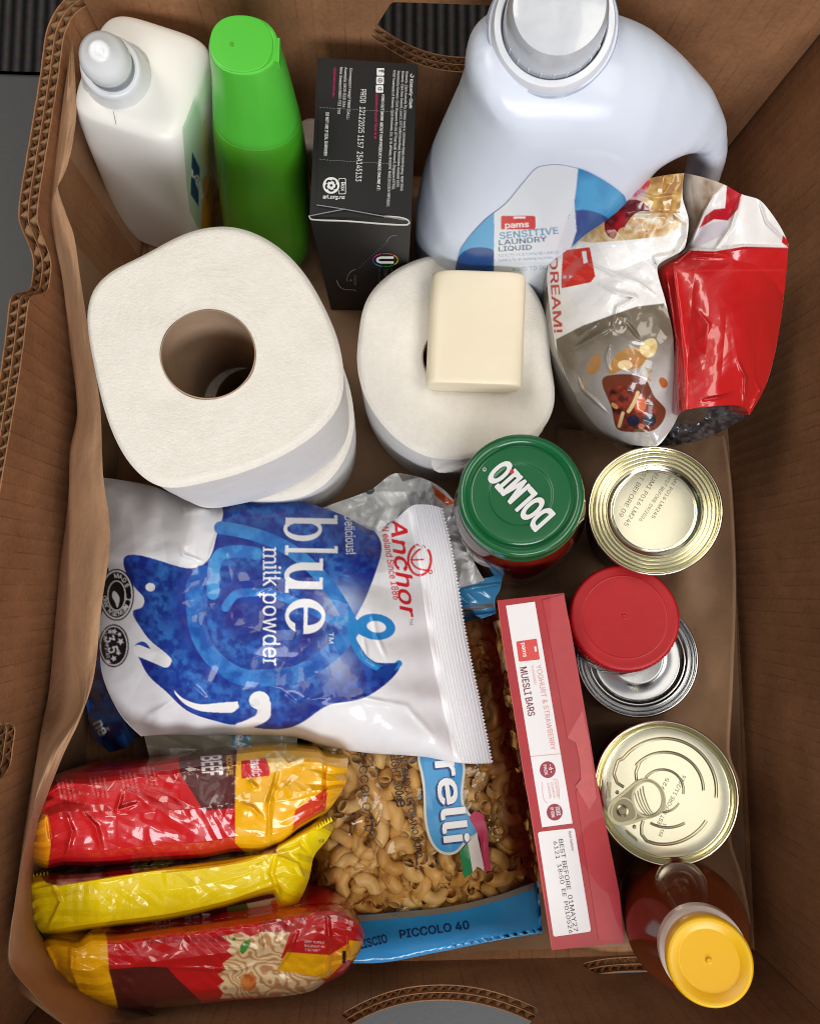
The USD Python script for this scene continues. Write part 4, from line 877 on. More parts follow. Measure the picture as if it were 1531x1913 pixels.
art = [(poly([(60, 360), (100, 380), (96, 470), (70, 560), (30, 620), (30, 360)]), mottled((16, 40, 100), (34, 84, 160), 0.06, 2)),
       (blue, bluecol),
       (stroke([(495, 238), (600, 258), (720, 305), (830, 390), (915, 500), (962, 590)], 46), mottled((40, 110, 190), (64, 140, 210), 0.05, 6)),
       (stroke([(468, 470), (470, 390), (500, 330), (560, 322), (622, 330)], 44), mottled((44, 110, 190), (70, 150, 215), 0.05, 6)),
       (stroke([(512, 520), (560, 470), (640, 465), (760, 500), (880, 560), (962, 590)], 30), mottled((36, 92, 176), (54, 130, 205), 0.05, 7)),
       (stroke([(962, 590), (860, 700), (740, 760), (600, 770), (470, 700), (410, 580), (400, 460), (430, 400)], 60), mottled((32, 84, 170), (56, 124, 200), 0.05, 8)),
       (stroke([(950, 540), (955, 600), (978, 670), (1025, 720), (1075, 738), (1124, 718)], 24), RIB),
       (ell(1042, 588, 70, 46, 8).difference(ell(1045, 588, 34, 20, 8)), RIB), (stroke([(905, 560), (950, 580), (1000, 610)], 24), RIB),
       (poly([(1060, 728), (1124, 714), (1090, 775), (1030, 760)]), (24, 60, 140)),
       (ell(247, 448, 17, 15), WH), (stroke([(205, 672), (250, 690), (300, 712)], 40), WH),
       (Polygon(np.vstack([spline([(330, 810), (370, 845), (430, 862), (500, 856), (555, 852)], 30), spline([(560, 872), (530, 892), (440, 888), (380, 868), (335, 825)], 30)])).buffer(0), WH),
       (ell(632, 848, 36, 32).difference(ell(618, 856, 16, 14)), WH), (stroke([(655, 860), (655, 895), (610, 925), (560, 945)], 34), WH),
       (fit('b', 190, 284, 722, 128), WH), (fit('l', 300, 334, 723, 128), WH), (fit('u', 345, 468, 725, 132), WH), (fit('e', 488, 612, 728, 134), WH),
       (text('milk powder', 645, 312, 90, 62, 418, ser=True), WH), (text('TM', 878, 608, 91, 16, 38), WH), (text('Delicious!', 932, 196, 87, 34, 138, ser=True), WH),
       (text('Anchor', 1092, 203, 83.5, 56, 345, True, 0.25), BR), (text('N ealand Since 1886', 1062, 234, 80.5, 24, 262, True, 0.2), BR), (text('TM', 1160, 560, 85, 12, 22), (120, 60, 60)),
       (stroke(arcpts(1197, 352, 40, 54, -40, 260), 9), BR), (stroke([(1215, 305), (1180, 330), (1168, 352), (1185, 378), (1222, 388)], 7), BR), (stroke([(1170, 352), (1210, 350)], 6), BR), (ell(1236, 394, 8, 8).difference(ell(1236, 394, 4)), BR),
       (ell(128, 475, 62, 92), (24, 24, 30)), (ell(128, 475, 57, 87).difference(ell(128, 475, 52, 81)), WH), (ell(128, 478, 33, 54).difference(ell(128, 478, 29, 50)), WH),
       (blob([(118, 462), (130, 470), (138, 495), (130, 520), (122, 500), (112, 480)]), WH),
       (ell(118, 655, 54, 76), (26, 26, 32)), (ell(118, 655, 49, 71).difference(ell(118, 655, 45, 66)), (220, 220, 222)), (text('3.5', 84, 625, 72, 34, 62, True), WH),
       (text('HEALTH STAR', 78, 600, 82, 13, 100), WH)]
for t, x, y, r in ((0, 120, 605, 12), (20, 142, 640, 14), (0, 105, 605, 10), (40, 138, 615, 9), (15, 98, 712, 11), (30, 118, 700, 12), (10, 134, 680, 10)):
    art.append((Polygon([(x + (r if k % 2 == 0 else r * 0.45) * math.cos(math.radians(t + k * 36)), y + (r if k % 2 == 0 else r * 0.45) * math.sin(math.radians(t + k * 36))) for k in range(10)]), WH))
for s, a0 in (('MADE IN', -95), ('NEW ZEALAND', 40)):
    for i, ch in enumerate(s.strip()):
        if ch == ' ': continue
        t = math.radians(a0 + i * (22 if a0 < 0 else 13)); cx_, cy_ = 128 + 42 * math.cos(t), 475 + 67 * math.sin(t)
        art.append((text(ch, cx_ - 7 * math.cos(t) + 5 * math.sin(t), cy_ - 7 * math.sin(t) - 5 * math.cos(t), math.degrees(t) + 90, 15, None, True), WH))
g = coons(k6.pts([(60, 60), (160, 72), (250, 90), (345, 122), (430, 126), (560, 122), (690, 125), (800, 150), (930, 195), (1045, 250), (1100, 218), (1190, 156), (1272, 168)]),
          k6.pts([(1272, 168), (1310, 330), (1358, 620), (1408, 860), (1450, 1070)]),
          k6.pts([(215, 975), (330, 968), (440, 972), (560, 970), (730, 975), (870, 1010), (1000, 1032), (1200, 1046), (1380, 1072), (1450, 1070)]),
          k6.pts([(60, 60), (72, 330), (66, 560), (72, 720), (130, 880), (215, 975)]), 520, 390)
x, y = g[..., 0], g[..., 1]; u, v = np.meshgrid(np.linspace(0, 1, 520), np.linspace(0, 1, 390))
X, Y = (x - k6.ox) / k6.k, (y - k6.oy) / k6.k
fill = (1 - np.abs(2 * np.clip(u / 0.9, 0, 1) - 1) ** 3.0) ** 0.8 * (1 - np.abs(2 * v - 1) ** 3.2) ** 0.7
seal = np.clip((u - 0.905) / 0.02, 0, 1)
z = 0.078 + 0.052 * fill * (1 - 0.25 * u)
z += (1 - seal) * fill ** 0.4 * ((0.0013 + 0.0016 * np.abs(2 * v - 1) ** 1.5) * crumple(x, y, 120, 3) + 0.0003 * crumple(x, y, 40, 5) - 0.002)
edge = np.clip(1 - np.minimum(v, 1 - v) / 0.2, 0, 1) * np.clip(1.2 - u, 0, 1)
z += edge * 0.0022 * np.sin(X * 0.045 + 2.5 * fbm(S3(X * 0.01, Y * 0.01, 0.0), 2, 3)) * (1 - seal)
tow = np.clip((u - 0.62) / 0.28, 0, 1) * (1 - seal)
z += tow * 0.0022 * np.sin(v * 34 + 3 * fbm(S3(u * 4, v * 5, 0.0), 2, 7)) * np.clip((u - 0.55) * 2.5, 0, 1)
z += seal * 0.00055 * np.sin((u - 0.9) / 0.0085 * 2 * np.pi) + seal * 0.0015 * np.sin(v * 9 + 1)
for p_, w, d in (([(440, 362), (455, 345), (485, 250), (498, 165)], 7, 0.0022), ([(345, 300), (365, 335), (430, 355)], 6, 0.002), ([(345, 130), (370, 185), (500, 165)], 9, 0.0018), ([(345, 812), (400, 800), (450, 850)], 8, 0.0022), ([(670, 850), (720, 830), (760, 860), (880, 832)], 9, 0.0022),
                 ([(880, 868), (1000, 840), (1150, 870), (1260, 990)], 12, 0.002), ([(190, 560), (250, 600)], 10, 0.002), ([(215, 940), (245, 900), (330, 850), (400, 830)], 12, 0.0025), ([(1030, 540), (1045, 620), (1080, 700)], 9, 0.0016), ([(600, 470), (690, 440)], 10, 0.0015), ([(870, 140), (960, 230), (1060, 300)], 10, 0.0018), ([(1000, 620), (1010, 700), (1060, 735)], 7, 0.0016)):
    z += ridge(X, Y, p_, w, d)
fold = 1 / (1 + np.exp((X + 0.35 * Y - 520) / 14.0)) * 1 / (1 + np.exp((Y - 350) / 8.0))
z += 0.0035 * fold
jag = np.where(u > 0.9985, 1, 0) * 0.0
T = thing('milk_powder_bag', 'blue and white plastic bag of milk powder with a crimped end, lying in the middle', 'bag', P(540, 1170, 0.08))
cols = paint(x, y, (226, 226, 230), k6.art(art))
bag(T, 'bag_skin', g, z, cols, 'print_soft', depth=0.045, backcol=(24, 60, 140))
zz = []
for k in range(76):                                         # pinked outer edge of the crimped seal
    t0, t1 = k / 76, (k + 1) / 76; e_ = spline(k6.pts([(1272, 168), (1310, 330), (1358, 620), (1408, 860), (1450, 1070)]), 200)
    zz.append((e_[int(t0 * 199)], e_[min(199, int(t1 * 199))]))
ze = z[:, -1]; V, Fc = [], []
for i, (p0, p1) in enumerate(zz):
    pm = (p0 + p1) / 2 + (4.5, -0.6); h0, h1 = np.interp([i / 76, (i + 1) / 76], np.linspace(0, 1, 390), ze)
    V += [P(*p0, h0), P(*p1, h1), P(*pm, (h0 + h1) / 2)]; Fc.append([3 * i, 3 * i + 1, 3 * i + 2])
part(T, 'pinked_edge', (np.array(V), np.array(Fc)), mat('white_film', C(226, 226, 230), 0.25))
ge = coons([(168, 1090), (185, 1180), (200, 1250), (250, 1385)], [(250, 1385), (228, 1400), (205, 1405)], [(160, 1120), (160, 1290), (172, 1370), (205, 1405)], [(168, 1090), (160, 1120)], 110, 60)
xe, ye = ge[..., 0], ge[..., 1]
zE = 0.07 - 0.035 * np.linspace(0, 1, 60)[:, None] + 0.006 * crumple(xe, ye, 40, 9)
ea = [(k6.geo(text('né', 45, 930, 62, 40, 52, True)), (226, 230, 236))]
bag(T, 'end_flap', ge, zE, paint(xe, ye, mottled((14, 34, 96), (34, 92, 170), 0.05, 9), ea), depth=0.02)

# ------------------------------------------------------------------ pouches under the milk powder
T = thing('silver_pouch', 'crinkled pale silver pouch with an orange corner, between milk powder bag and sauce jar', 'pouch', P(790, 960, 0.05))
g = coons([(560, 965), (625, 940), (690, 916), (742, 884), (785, 892), (832, 918), (852, 944)], [(852, 944), (868, 1010), (890, 1060), (905, 1085)], [(560, 1110), (700, 1120), (905, 1085)], [(560, 965), (560, 1110)], 240, 160)
x, y = g[..., 0], g[..., 1]; u, v = np.meshgrid(np.linspace(0, 1, 240), np.linspace(0, 1, 160))
z = 0.060 + 0.018 * (np.sin(np.pi * u) * np.sin(np.pi * (0.1 + 0.7 * v))) + 0.004 * crumple(x, y, 45, 31) + 0.0014 * crumple(x, y, 18, 32)
z += ridge(x, y, [(690, 916), (720, 950), (700, 1000)], 10, 0.008) - ridge(x, y, [(700, 915), (680, 940), (640, 960)], 8, 0.006)
bag(T, 'skin', g, z, paint(x, y, (206, 208, 206), [(poly([(806, 905), (850, 940), (835, 945), (812, 925)]), (206, 92, 40)), (ell(690, 916, 9, 8), (60, 66, 66)), (poly([(740, 880), (776, 878), (782, 892), (752, 900)]), (120, 110, 100))]), depth=0.03)
T = thing('grey_pouch', 'dull grey pouch showing below the blue milk powder bag, above the red packet', 'pouch', P(400, 1390, 0.04))
g = coons([(262, 1345), (420, 1340), (560, 1345)], [(560, 1345), (548, 1440)], [(285, 1440), (420, 1450), (548, 1440)], [(262, 1345), (285, 1440)], 150, 60)
x, y = g[..., 0], g[..., 1]
z = 0.066 - 0.012 * np.linspace(0, 1, 60)[:, None] + 0.003 * crumple(x, y, 40, 41)
bag(T, 'skin', g, z, paint(x, y, (158, 156, 140), [(poly([(430, 1340), (470, 1340), (466, 1420), (436, 1420)]), (88, 140, 176)), (text('eA', 440, 1372, 88, 18, 28, True), (226, 234, 236))]), depth=0.03)

# ------------------------------------------------------------------ pasta
k8 = K(560, 1050, 490 / 1086)
T = thing('pasta_bag', 'clear plastic bag of elbow pasta with blue ends, under the milk powder bag', 'bag', P(810, 1480, 0.01))
PT = T
g = coons([(560, 1300), (700, 1120), (868, 1080), (940, 1072), (936, 1100), (928, 1150)] if False else [(560, 1150), (700, 1100), (868, 1082), (926, 1150)], [(926, 1150), (955, 1330), (985, 1480), (1005, 1640), (1014, 1745)], [(600, 1800), (690, 1801), (820, 1780), (930, 1758), (1014, 1745)], [(560, 1150), (560, 1500), (600, 1800)], 260, 360)
x, y = g[..., 0], g[..., 1]; u, v = np.meshgrid(np.linspace(0, 1, 260), np.linspace(0, 1, 360))
def pasta_top(u, v): return 0.030 + 0.034 * (1 - np.abs(2 * u - 1) ** 7) ** 0.7 * (1 - np.abs(2 * v - 1) ** 4) ** 0.8
zfilm = pasta_top(u, v) + 0.0042 + 0.0015 * crumple(x, y, 80, 51) + 0.0003 * crumple(x, y, 30, 52)
X, Y = (x - k8.ox) / k8.k, (y - k8.oy) / k8.k
for p_, w, d in (([(735, 900), (780, 990), (785, 1100)], 8, 0.003), ([(690, 1000), (735, 940), (775, 925)], 7, 0.003), ([(230, 770), (300, 850)], 9, 0.003), ([(330, 1010), (250, 1200), (180, 1300)], 9, 0.002), ([(480, 1420), (350, 1480)], 10, 0.002), ([(890, 980), (940, 1130)], 8, 0.002)):
    zfilm += ridge(X, Y, p_, w, d)
from scipy.interpolate import griddata, RegularGridInterpolator, NearestNDInterpolator, LinearNDInterpolator
sub = (slice(None, None, 6), slice(None, None, 6))
Zat = LinearNDInterpolator(np.stack([x[sub].ravel(), y[sub].ravel()], 1), zfilm[sub].ravel(), fill_value=0.04)
bottom_band = Polygon(np.vstack([spline(k8.pts([(120, 1470), (250, 1462), (420, 1448), (600, 1430), (800, 1385), (960, 1330), (1020, 1310)]), 40), [(1030, 1760), (600, 1830), (560, 1760)]])).buffer(0)
clear = Polygon(np.vstack([g[0], g[:, -1], g[-1, ::-1], g[::-1, 0]])).buffer(0)
top_band = poly([(860, 1060), (945, 1060), (930, 1152), (890, 1160), (840, 1164)])
win = clear.difference(bottom_band).difference(top_band)
wv = np.stack([x, y], -1)
part(T, 'film', (P(x, y, zfilm).reshape(-1, 3), grid_faces(360, 260)[:, ::-1]), 'film', True)
# blue ends of the bag
def bandmesh(name, shape, art, lift=0.0005, base=(44, 132, 190)):
    b = shape.bounds; v2, f2 = clip_grid(shape, np.arange(b[0], b[2] + 3, 3.0), np.arange(b[1], b[3] + 3, 3.0))
    v2m = trimesh.Trimesh(np.column_stack([v2, v2[:, 0] * 0]), f2, process=False); v2m.merge_vertices(digits_vertex=4)
    q = np.array(v2m.vertices)[:, :2]; zz_ = Zat(q[:, 0], q[:, 1]) + lift
    p3 = P(q[:, 0], q[:, 1], zz_); f3 = facing(p3, np.array(v2m.faces), UP)
    return part(T, name, (p3, f3), 'print', True, paint(q[:, 0], q[:, 1], base, art))
bandmesh('blue_end', bottom_band.intersection(clear.buffer(-1)), [])
def decal(name, g_, col, lift=0.0005, parent=None):
    b = g_.bounds; v2, f2 = clip_grid(g_.buffer(0), np.arange(b[0] - 1, b[2] + 4, 4.0), np.arange(b[1] - 1, b[3] + 4, 4.0))
    p3 = P(v2[:, 0], v2[:, 1], Zat(v2[:, 0], v2[:, 1]) + lift); f3 = facing(p3, f2, UP)
    kx = 'ink_%d_%d_%d' % col
    if kx not in M: M[kx] = mat(kx, C(col), 0.35)
    return part(parent or T, name, (p3, f3), kx)
decal('grey_stripe', k8.geo(Polygon(np.vstack([spline([(230, 1466), (420, 1450), (600, 1430), (800, 1386), (965, 1328)], 40), spline([(965, 1352), (800, 1410), (600, 1456), (420, 1474), (230, 1490)], 40)])).buffer(0)), (120, 112, 100), 0.0010)
decal('band_lettering', unary_union([k8.geo(text('LISCIO', 250, 1604, -14, 34, 118, True)), k8.geo(text('PICCOLO 40', 415, 1560, -8, 34, 290, True))]), (18, 40, 92), 0.0012)
decal('product_lettering', unary_union([k8.geo(text('O PICCOLO 40', 232, 730, 84.5, 34, 390)), k8.geo(text('NET WEIGHT 500g', 358, 690, 82, 32, 300, True)), k8.geo(text('e', 398, 985, 82, 46, 34, True)), k8.geo(text('PASTA DI SEMOLA DI GRANO DURO', 392, 690, 80.5, 26, 545, True)), k8.geo(text('AT', 725, 842, 82, 20, 34, True))]), (46, 34, 30), 0.0006)
logo = Polygon(spline([(498, 800), (660, 810), (672, 900), (690, 1040), (740, 1110), (690, 1150), (640, 1200), (585, 1198), (545, 1150), (520, 980), (505, 860)], 120, True)).buffer(0)
logo_o = k8.geo(logo.buffer(9)); decal('logo_rim', logo_o, (206, 210, 204), 0.0004); decal('logo_panel', k8.geo(logo.buffer(-2)), (62, 150, 208), 0.0008)
let = text('relli', 560, 826, 83.5, 100, 345, True)
decal('logo_shadow', k8.geo(affinity.translate(let.buffer(3), -6, 6)), (30, 70, 130), 0.0011); decal('logo_lettering', k8.geo(let), (240, 242, 244), 0.0014)
decal('flag_ribbon', k8.geo(poly([(660, 1200), (695, 1165), (715, 1285), (680, 1312)])), (40, 134, 84), 0.0009); decal('flag_ribbon', k8.geo(poly([(695, 1165), (732, 1120), (765, 1280), (735, 1262), (715, 1285)])), (230, 226, 222), 0.0009)
decal('flag_ribbon', k8.geo(poly([(700, 1060), (722, 1030), (760, 1045), (775, 1110), (790, 1282), (762, 1280), (745, 1150), (732, 1118)])), (190, 52, 92), 0.0009); decal('registered_mark', k8.geo(ell(594, 1160, 8).difference(ell(594, 1160, 5.5))), (30, 60, 120), 0.0011)
# blue folded top end
gt = coons([(835, 1100), (862, 1078), (900, 1080), (938, 1070)], [(938, 1070), (934, 1100), (924, 1122), (926, 1146)], [(850, 1165), (890, 1158), (926, 1146)], [(835, 1100), (850, 1165)], 70, 60)
xt, yt = gt[..., 0], gt[..., 1]
zt = 0.058 + 0.002 * crumple(xt, yt, 30, 61) + ridge(xt, yt, [(850, 1105), (890, 1098), (938, 1090)], 4, 0.003) - 0.006 * np.linspace(0, 1, 60)[:, None]
bag(T, 'blue_end', gt, zt, paint(xt, yt, (54, 140, 190), [(poly([(840, 1140), (935, 1124), (935, 1131), (840, 1148)]), (112, 104, 96)), (poly([(850, 1152), (935, 1138), (935, 1143), (850, 1157)]), (36, 96, 150))]), depth=0.02)
# elbows, one by one
def elbow(c, R, bend=0.0072, rad=0.0043, arcdeg=165, n=12, m=9):
    th = np.radians(np.linspace(-arcdeg / 2, arcdeg / 2, n)); ph = np.linspace(0, 2 * np.pi, m, endpoint=False); V = []
    for rr, order in ((rad, th), (rad * 0.80, th[::-1])):
        for t in order:
            cen = np.array([bend * math.cos(t), bend * math.sin(t), 0]); rd = np.array([math.cos(t), math.sin(t), 0])
            V.append(cen + rr * (np.cos(ph)[:, None] * rd + np.sin(ph)[:, None] * np.array([0, 0, 1.0])))
    k = len(V); v = np.vstack(V); v[:, 0] -= bend * 0.6
    f = grid_faces(k, m, True); i = np.arange(m); j = (i + 1) % m
    f = np.vstack([f, np.stack([(k - 1) * m + i, (k - 1) * m + j, j], 1), np.stack([(k - 1) * m + i, j, i], 1)])
    return v @ R.T + c, f
zone = unary_union([poly([(520, 1375), (640, 1375), (760, 1390), (915, 1420), (930, 1400), (860, 1160), (926, 1150), (962, 1360), (985, 1480), (1003, 1655), (920, 1685), (820, 1712), (690, 1722), (600, 1700), (575, 1620)])])
def randrot(r, flatness):
    a = r.uniform(0, 2 * np.pi); t = np.clip(r.normal(0, flatness), -1.4, 1.4); b = r.uniform(0, 2 * np.pi)
    return trimesh.transformations.euler_matrix(t, r.normal(0, flatness * 0.7), a, 'sxyz')[:3, :3]
r2 = np.random.default_rng(21); spots = []
minx, miny, maxx, maxy = zone.bounds
for layer_, (gap, drop, want) in enumerate(((33, 0.0056, 190), (36, 0.0105, 105))):
    got = []; tries = 0
    while len(got) < want and tries < 14000:
        tries += 1; p_ = r2.uniform((minx, miny), (maxx, maxy))
        if not shapely.contains_xy(zone, *p_): continue
        if any((p_[0] - q_[0]) ** 2 + (p_[1] - q_[1]) ** 2 < gap * gap for q_ in got): continue
        got.append(p_)
    spots += [(p_, drop) for p_ in got]
for (px_, py_), drop in spots:
    zf = float(Zat(px_, py_)); c_ = P(px_, py_, zf - drop - r2.uniform(0.0, 0.0015))
    v_, f_ = elbow(c_, randrot(r2, 0.75), bend=r2.uniform(0.0066, 0.0080), rad=r2.uniform(0.0040, 0.0045), arcdeg=r2.uniform(115, 165))
    q_ = proj(v_); v_[:, 2] -= max(0.0, float((v_[:, 2] - Zat(q_[:, 0], q_[:, 1])).max()) + 0.0006)
    part(T, 'elbow_pasta', (v_, f_), ('pasta', 'pasta2', 'pasta3')[int(r2.integers(3))], True)
gl_ = g[::4, ::4]; zl_ = zfilm[::4, ::4] - 0.0125
V = []; Fc = []; nn = 0
r3 = np.random.default_rng(5)
for k in range(420):
    p_ = r3.uniform((minx - 10, miny), (maxx, maxy + 10))
    if not shapely.contains_xy(zone.buffer(12), *p_) : continue
    v_, f_ = elbow(P(*p_, float(Zat(*p_)) - 0.0155 - r3.uniform(0, 0.004)), randrot(r3, 0.6), n=8, m=7); V.append(v_); Fc.append(f_ + nn); nn += len(v_)
part(T, 'pasta_fill', (np.vstack(V), np.vstack(Fc)), 'pasta3', True, kind='stuff')
inner = zone.buffer(14); b_ = inner.bounds
v2, f2 = clip_grid(inner, np.arange(b_[0], b_[2] + 12, 12.0), np.arange(b_[1], b_[3] + 12, 12.0))
p3 = P(v2[:, 0], v2[:, 1], Zat(v2[:, 0], v2[:, 1]) - 0.019); part(T, 'pasta_bed', (p3, facing(p3, f2, UP)), 'pasta3', True, kind='stuff')

# ------------------------------------------------------------------ noodle packets
k7 = K(30, 1370, 670 / 1531)
RED, YEL, BRN, LEM = (196, 24, 30), (238, 176, 14), (84, 30, 28), (246, 220, 14)
def packet(label, top, right, bottom, left, zf, base, art, name, nu=400, nv=170, creases=(), seed=0, amp=1.0, depth=0.06):
    g = coons(k7.pts(top), k7.pts(right), k7.pts(bottom), k7.pts(left), nu, nv); x, y = g[..., 0], g[..., 1]
    u, v = np.meshgrid(np.linspace(0, 1, nu), np.linspace(0, 1, nv)); X, Y = (x - k7.ox) / k7.k, (y - k7.oy) / k7.k
    z = zf(u, v) + amp * (0.0018 * crumple(x, y, 75, seed) + 0.0006 * crumple(x, y, 28, seed + 1))
    for e_ in (u, 1 - u):                                    # pleats gathered towards both seals
        z += 0.0022 * np.exp(-e_ / 0.09) * (2 * np.abs((v * 5.5 + 1.5 * noise(S3(u * 3, v * 3, 0.0), seed + 3)) % 1 - 0.5) * 2 - 1) * np.sin(np.pi * v)
    for p_, w, d in creases: z += ridge(X, Y, p_, w, d)
    T = thing('noodle_packet', label, 'packet', P(x.mean(), y.mean(), 0.02), 'instant noodle packets stacked in the bottom left corner')
    bag(T, name, g, z, paint(x, y, base, k7.art(art)), depth=depth)
    return T, (x, y, z)
def prof(zt, zm, zb, pk=0.45):
    return lambda u, v: np.interp(v, [0, 0.035, 0.10, 0.14, pk, 0.84, 0.92, 0.96, 1], [zt - 0.016, zt - 0.004, zt + 0.004, zt + 0.0055, zm, zb + 0.002, zb - 0.003, zb - 0.008, zb - 0.018]) - 0.014 * np.abs(2 * u - 1) ** 14
W2 = (236, 226, 226)
tiny = lambda x, y, n, w, seed: [(text(('INGREDIENTS NOODLE 71g WHEAT FLOUR', 'VEGETABLE OIL SALT 12 CERT', 'MILK SOY WHEAT MAY CONTAIN', 'STORE IN COOL DRY PLACE')[(i + seed) % 4], x + i * 20 - 80, y + 20 + i * 3, 78, 9, w), (222, 150, 146)) for i in range(n)]
artA = [(poly([(690, 60), (960, 40), (945, 200), (930, 320), (800, 332), (700, 170)]), BRN), (poly([(945, 40), (1500, 40), (1500, 600), (990, 520), (935, 470), (935, 200)]), YEL),
        (poly([(960, 118), (1072, 104), (1085, 182), (962, 194)]), (200, 30, 34)), (text('tastic', 1000, 112, 82, 40, 72, True, 0.2), W2), (text('BEEF', 790, 100, 85, 84, 84, True), W2), (text('NOODLES', 896, 96, 85, 24, 82, True), (222, 160, 40)), (text('FLAVOUR', 730, 128, 85, 14, 50), (206, 160, 150)),
        (poly([(1060, 90), (1150, 60), (1200, 110), (1240, 90), (1220, 130), (1090, 170)]), mottled((226, 176, 60), (240, 214, 150), 0.1, 5)), (text('85', 318, 558, 185, 34, 40, True), W2), (text('g', 274, 560, 185, 26, 14, True), W2), (text('SERVING SIZE', 378, 556, 183, 12, 40), W2),
        (poly([(1170, 420), (1330, 250), (1320, 330), (1200, 400)]), (190, 40, 24)), (poly([(1190, 330), (1330, 230), (1310, 300), (1180, 420)]), (206, 60, 26)),
        (poly([(40, 330), (135, 350), (148, 480), (134, 580), (40, 560)]), (240, 160, 20)), (poly([(200, 548), (480, 545), (480, 560), (200, 572)]), (150, 20, 26)), (poly([(128, 215), (175, 175), (205, 172), (140, 230)]), (150, 16, 24))]
artA += tiny(250, 170, 4, 95, 0) + tiny(390, 160, 4, 90, 1) + tiny(520, 140, 4, 85, 2) + tiny(620, 120, 3, 80, 3)
T, gA = packet('red and yellow instant noodle packet with BEEF lettering, topmost of the three packets', [(110, 300), (125, 225), (200, 165), (400, 145), (600, 120), (800, 90), (960, 70), (1110, 58), (1290, 70), (1330, 92), (1416, 98)],
       [(1416, 98), (1412, 190), (1375, 270), (1310, 352)], [(55, 535), (135, 575), (205, 562), (330, 565), (560, 545), (800, 530), (940, 505), (1030, 510), (1120, 480), (1210, 410), (1310, 352)], [(110, 300), (85, 400), (55, 535)],
       prof(0.106, 0.114, 0.104, 0.5), RED, artA, 'wrapper', creases=[([(205, 330), (240, 420), (205, 560)], 10, 0.004), ([(285, 340), (340, 400), (365, 500)], 11, 0.0045), ([(455, 250), (430, 330), (520, 300)], 9, 0.004), ([(950, 300), (1010, 320), (1060, 370)], 10, 0.004), ([(1120, 150), (1080, 300), (1080, 480)], 9, 0.004), ([(1320, 90), (1310, 350)], 6, -0.005), ([(1100, 60), (1160, 130), (1240, 100)], 8, 0.004), ([(130, 350), (150, 470)], 8, -0.004), ([(990, 200), (1030, 240)], 10, 0.003)], seed=71)
artB = [(poly([(60, 560), (640, 520), (1000, 520), (1120, 460), (1110, 512), (880, 536), (640, 574), (300, 630), (185, 652), (130, 640)]), mottled((110, 40, 34), (196, 150, 128), 0.04, 8)), (poly([(380, 585), (480, 560), (500, 600), (400, 612)]), (170, 30, 34)),
        (poly([(500, 560), (690, 545), (640, 572), (520, 590)]), mottled((40, 26, 20), (190, 180, 90), 0.12, 3)), (text('TEAR', 1292, 470, -12, 14, 24, True), (30, 30, 20))]
T, gB = packet('bright plain yellow instant noodle packet standing on edge, middle of the three packets', [(45, 650), (60, 612), (130, 598), (300, 590), (560, 565), (800, 545), (1000, 515), (1110, 470), (1250, 390), (1300, 362), (1365, 385)],
       [(1365, 385), (1330, 450), (1270, 530), (1250, 620), (1180, 762)], [(160, 865), (400, 828), (640, 800), (860, 750), (1090, 690), (1125, 740), (1180, 762)], [(45, 650), (60, 740), (110, 850), (160, 865)],
       prof(0.096, 0.103, 0.096, 0.45), LEM, artB, 'wrapper', creases=[([(1110, 510), (1090, 600), (1130, 700)], 10, -0.005), ([(1100, 520), (1200, 560), (1240, 640)], 9, 0.004), ([(150, 640), (190, 720), (130, 850)], 8, 0.004), ([(185, 655), (640, 578), (1100, 515)], 7, 0.003), ([(1130, 500), (1215, 470), (1260, 520)], 10, -0.005), ([(60, 660), (160, 640)], 7, -0.004)], seed=75, amp=0.7)
tm = part(T, 'torn_edge', (np.vstack([np.array([P(*k7.pts([q_])[0], 0.098) for q_ in ((1190 + i * 11.5, 470 - i * 6.8), (1202 + i * 11.5, 463 - i * 6.8), (1191 + i * 11.5, 446 - i * 7.0))]) for i in range(14)]), np.arange(42).reshape(-1, 3)), mat('lemon_film', C(LEM), 0.25))
tm = part(T, 'torn_edge', (np.vstack([np.array([P(*k7.pts([q_])[0], 0.086) for q_ in ((52 + i * 15, 622 - i * 2.5), (67 + i * 15, 620 - i * 2.5), (60 + i * 15, 600 - i * 2))]) for i in range(6)]), np.arange(18).reshape(-1, 3)), mat('lemon_film_end', C(LEM), 0.25))
def noodlecol(x, y):
    X, Y = (x - k7.ox) / k7.k, (y - k7.oy) / k7.k
    w = fbm(S3(X * 0.009, Y * 0.011, 0.0), 3, 4) * 12 + X * 0.016 - Y * 0.022
    s = np.sin(w * 4); t = np.clip((s + 0.75) / 1.0, 0, 1)[..., None]
    return C(196, 146, 98) * (1 - t) + C(238, 212, 170) * t
pic = Polygon([(880, 868), (920, 900), (900, 930), (925, 950), (880, 985), (895, 1010), (860, 1030), (890, 1060), (860, 1080), (885, 1110), (870, 1135), (1250, 1120), (1320, 1060), (1240, 980), (1130, 960), (1170, 850), (1040, 850), (1000, 870), (960, 850)]).buffer(0)
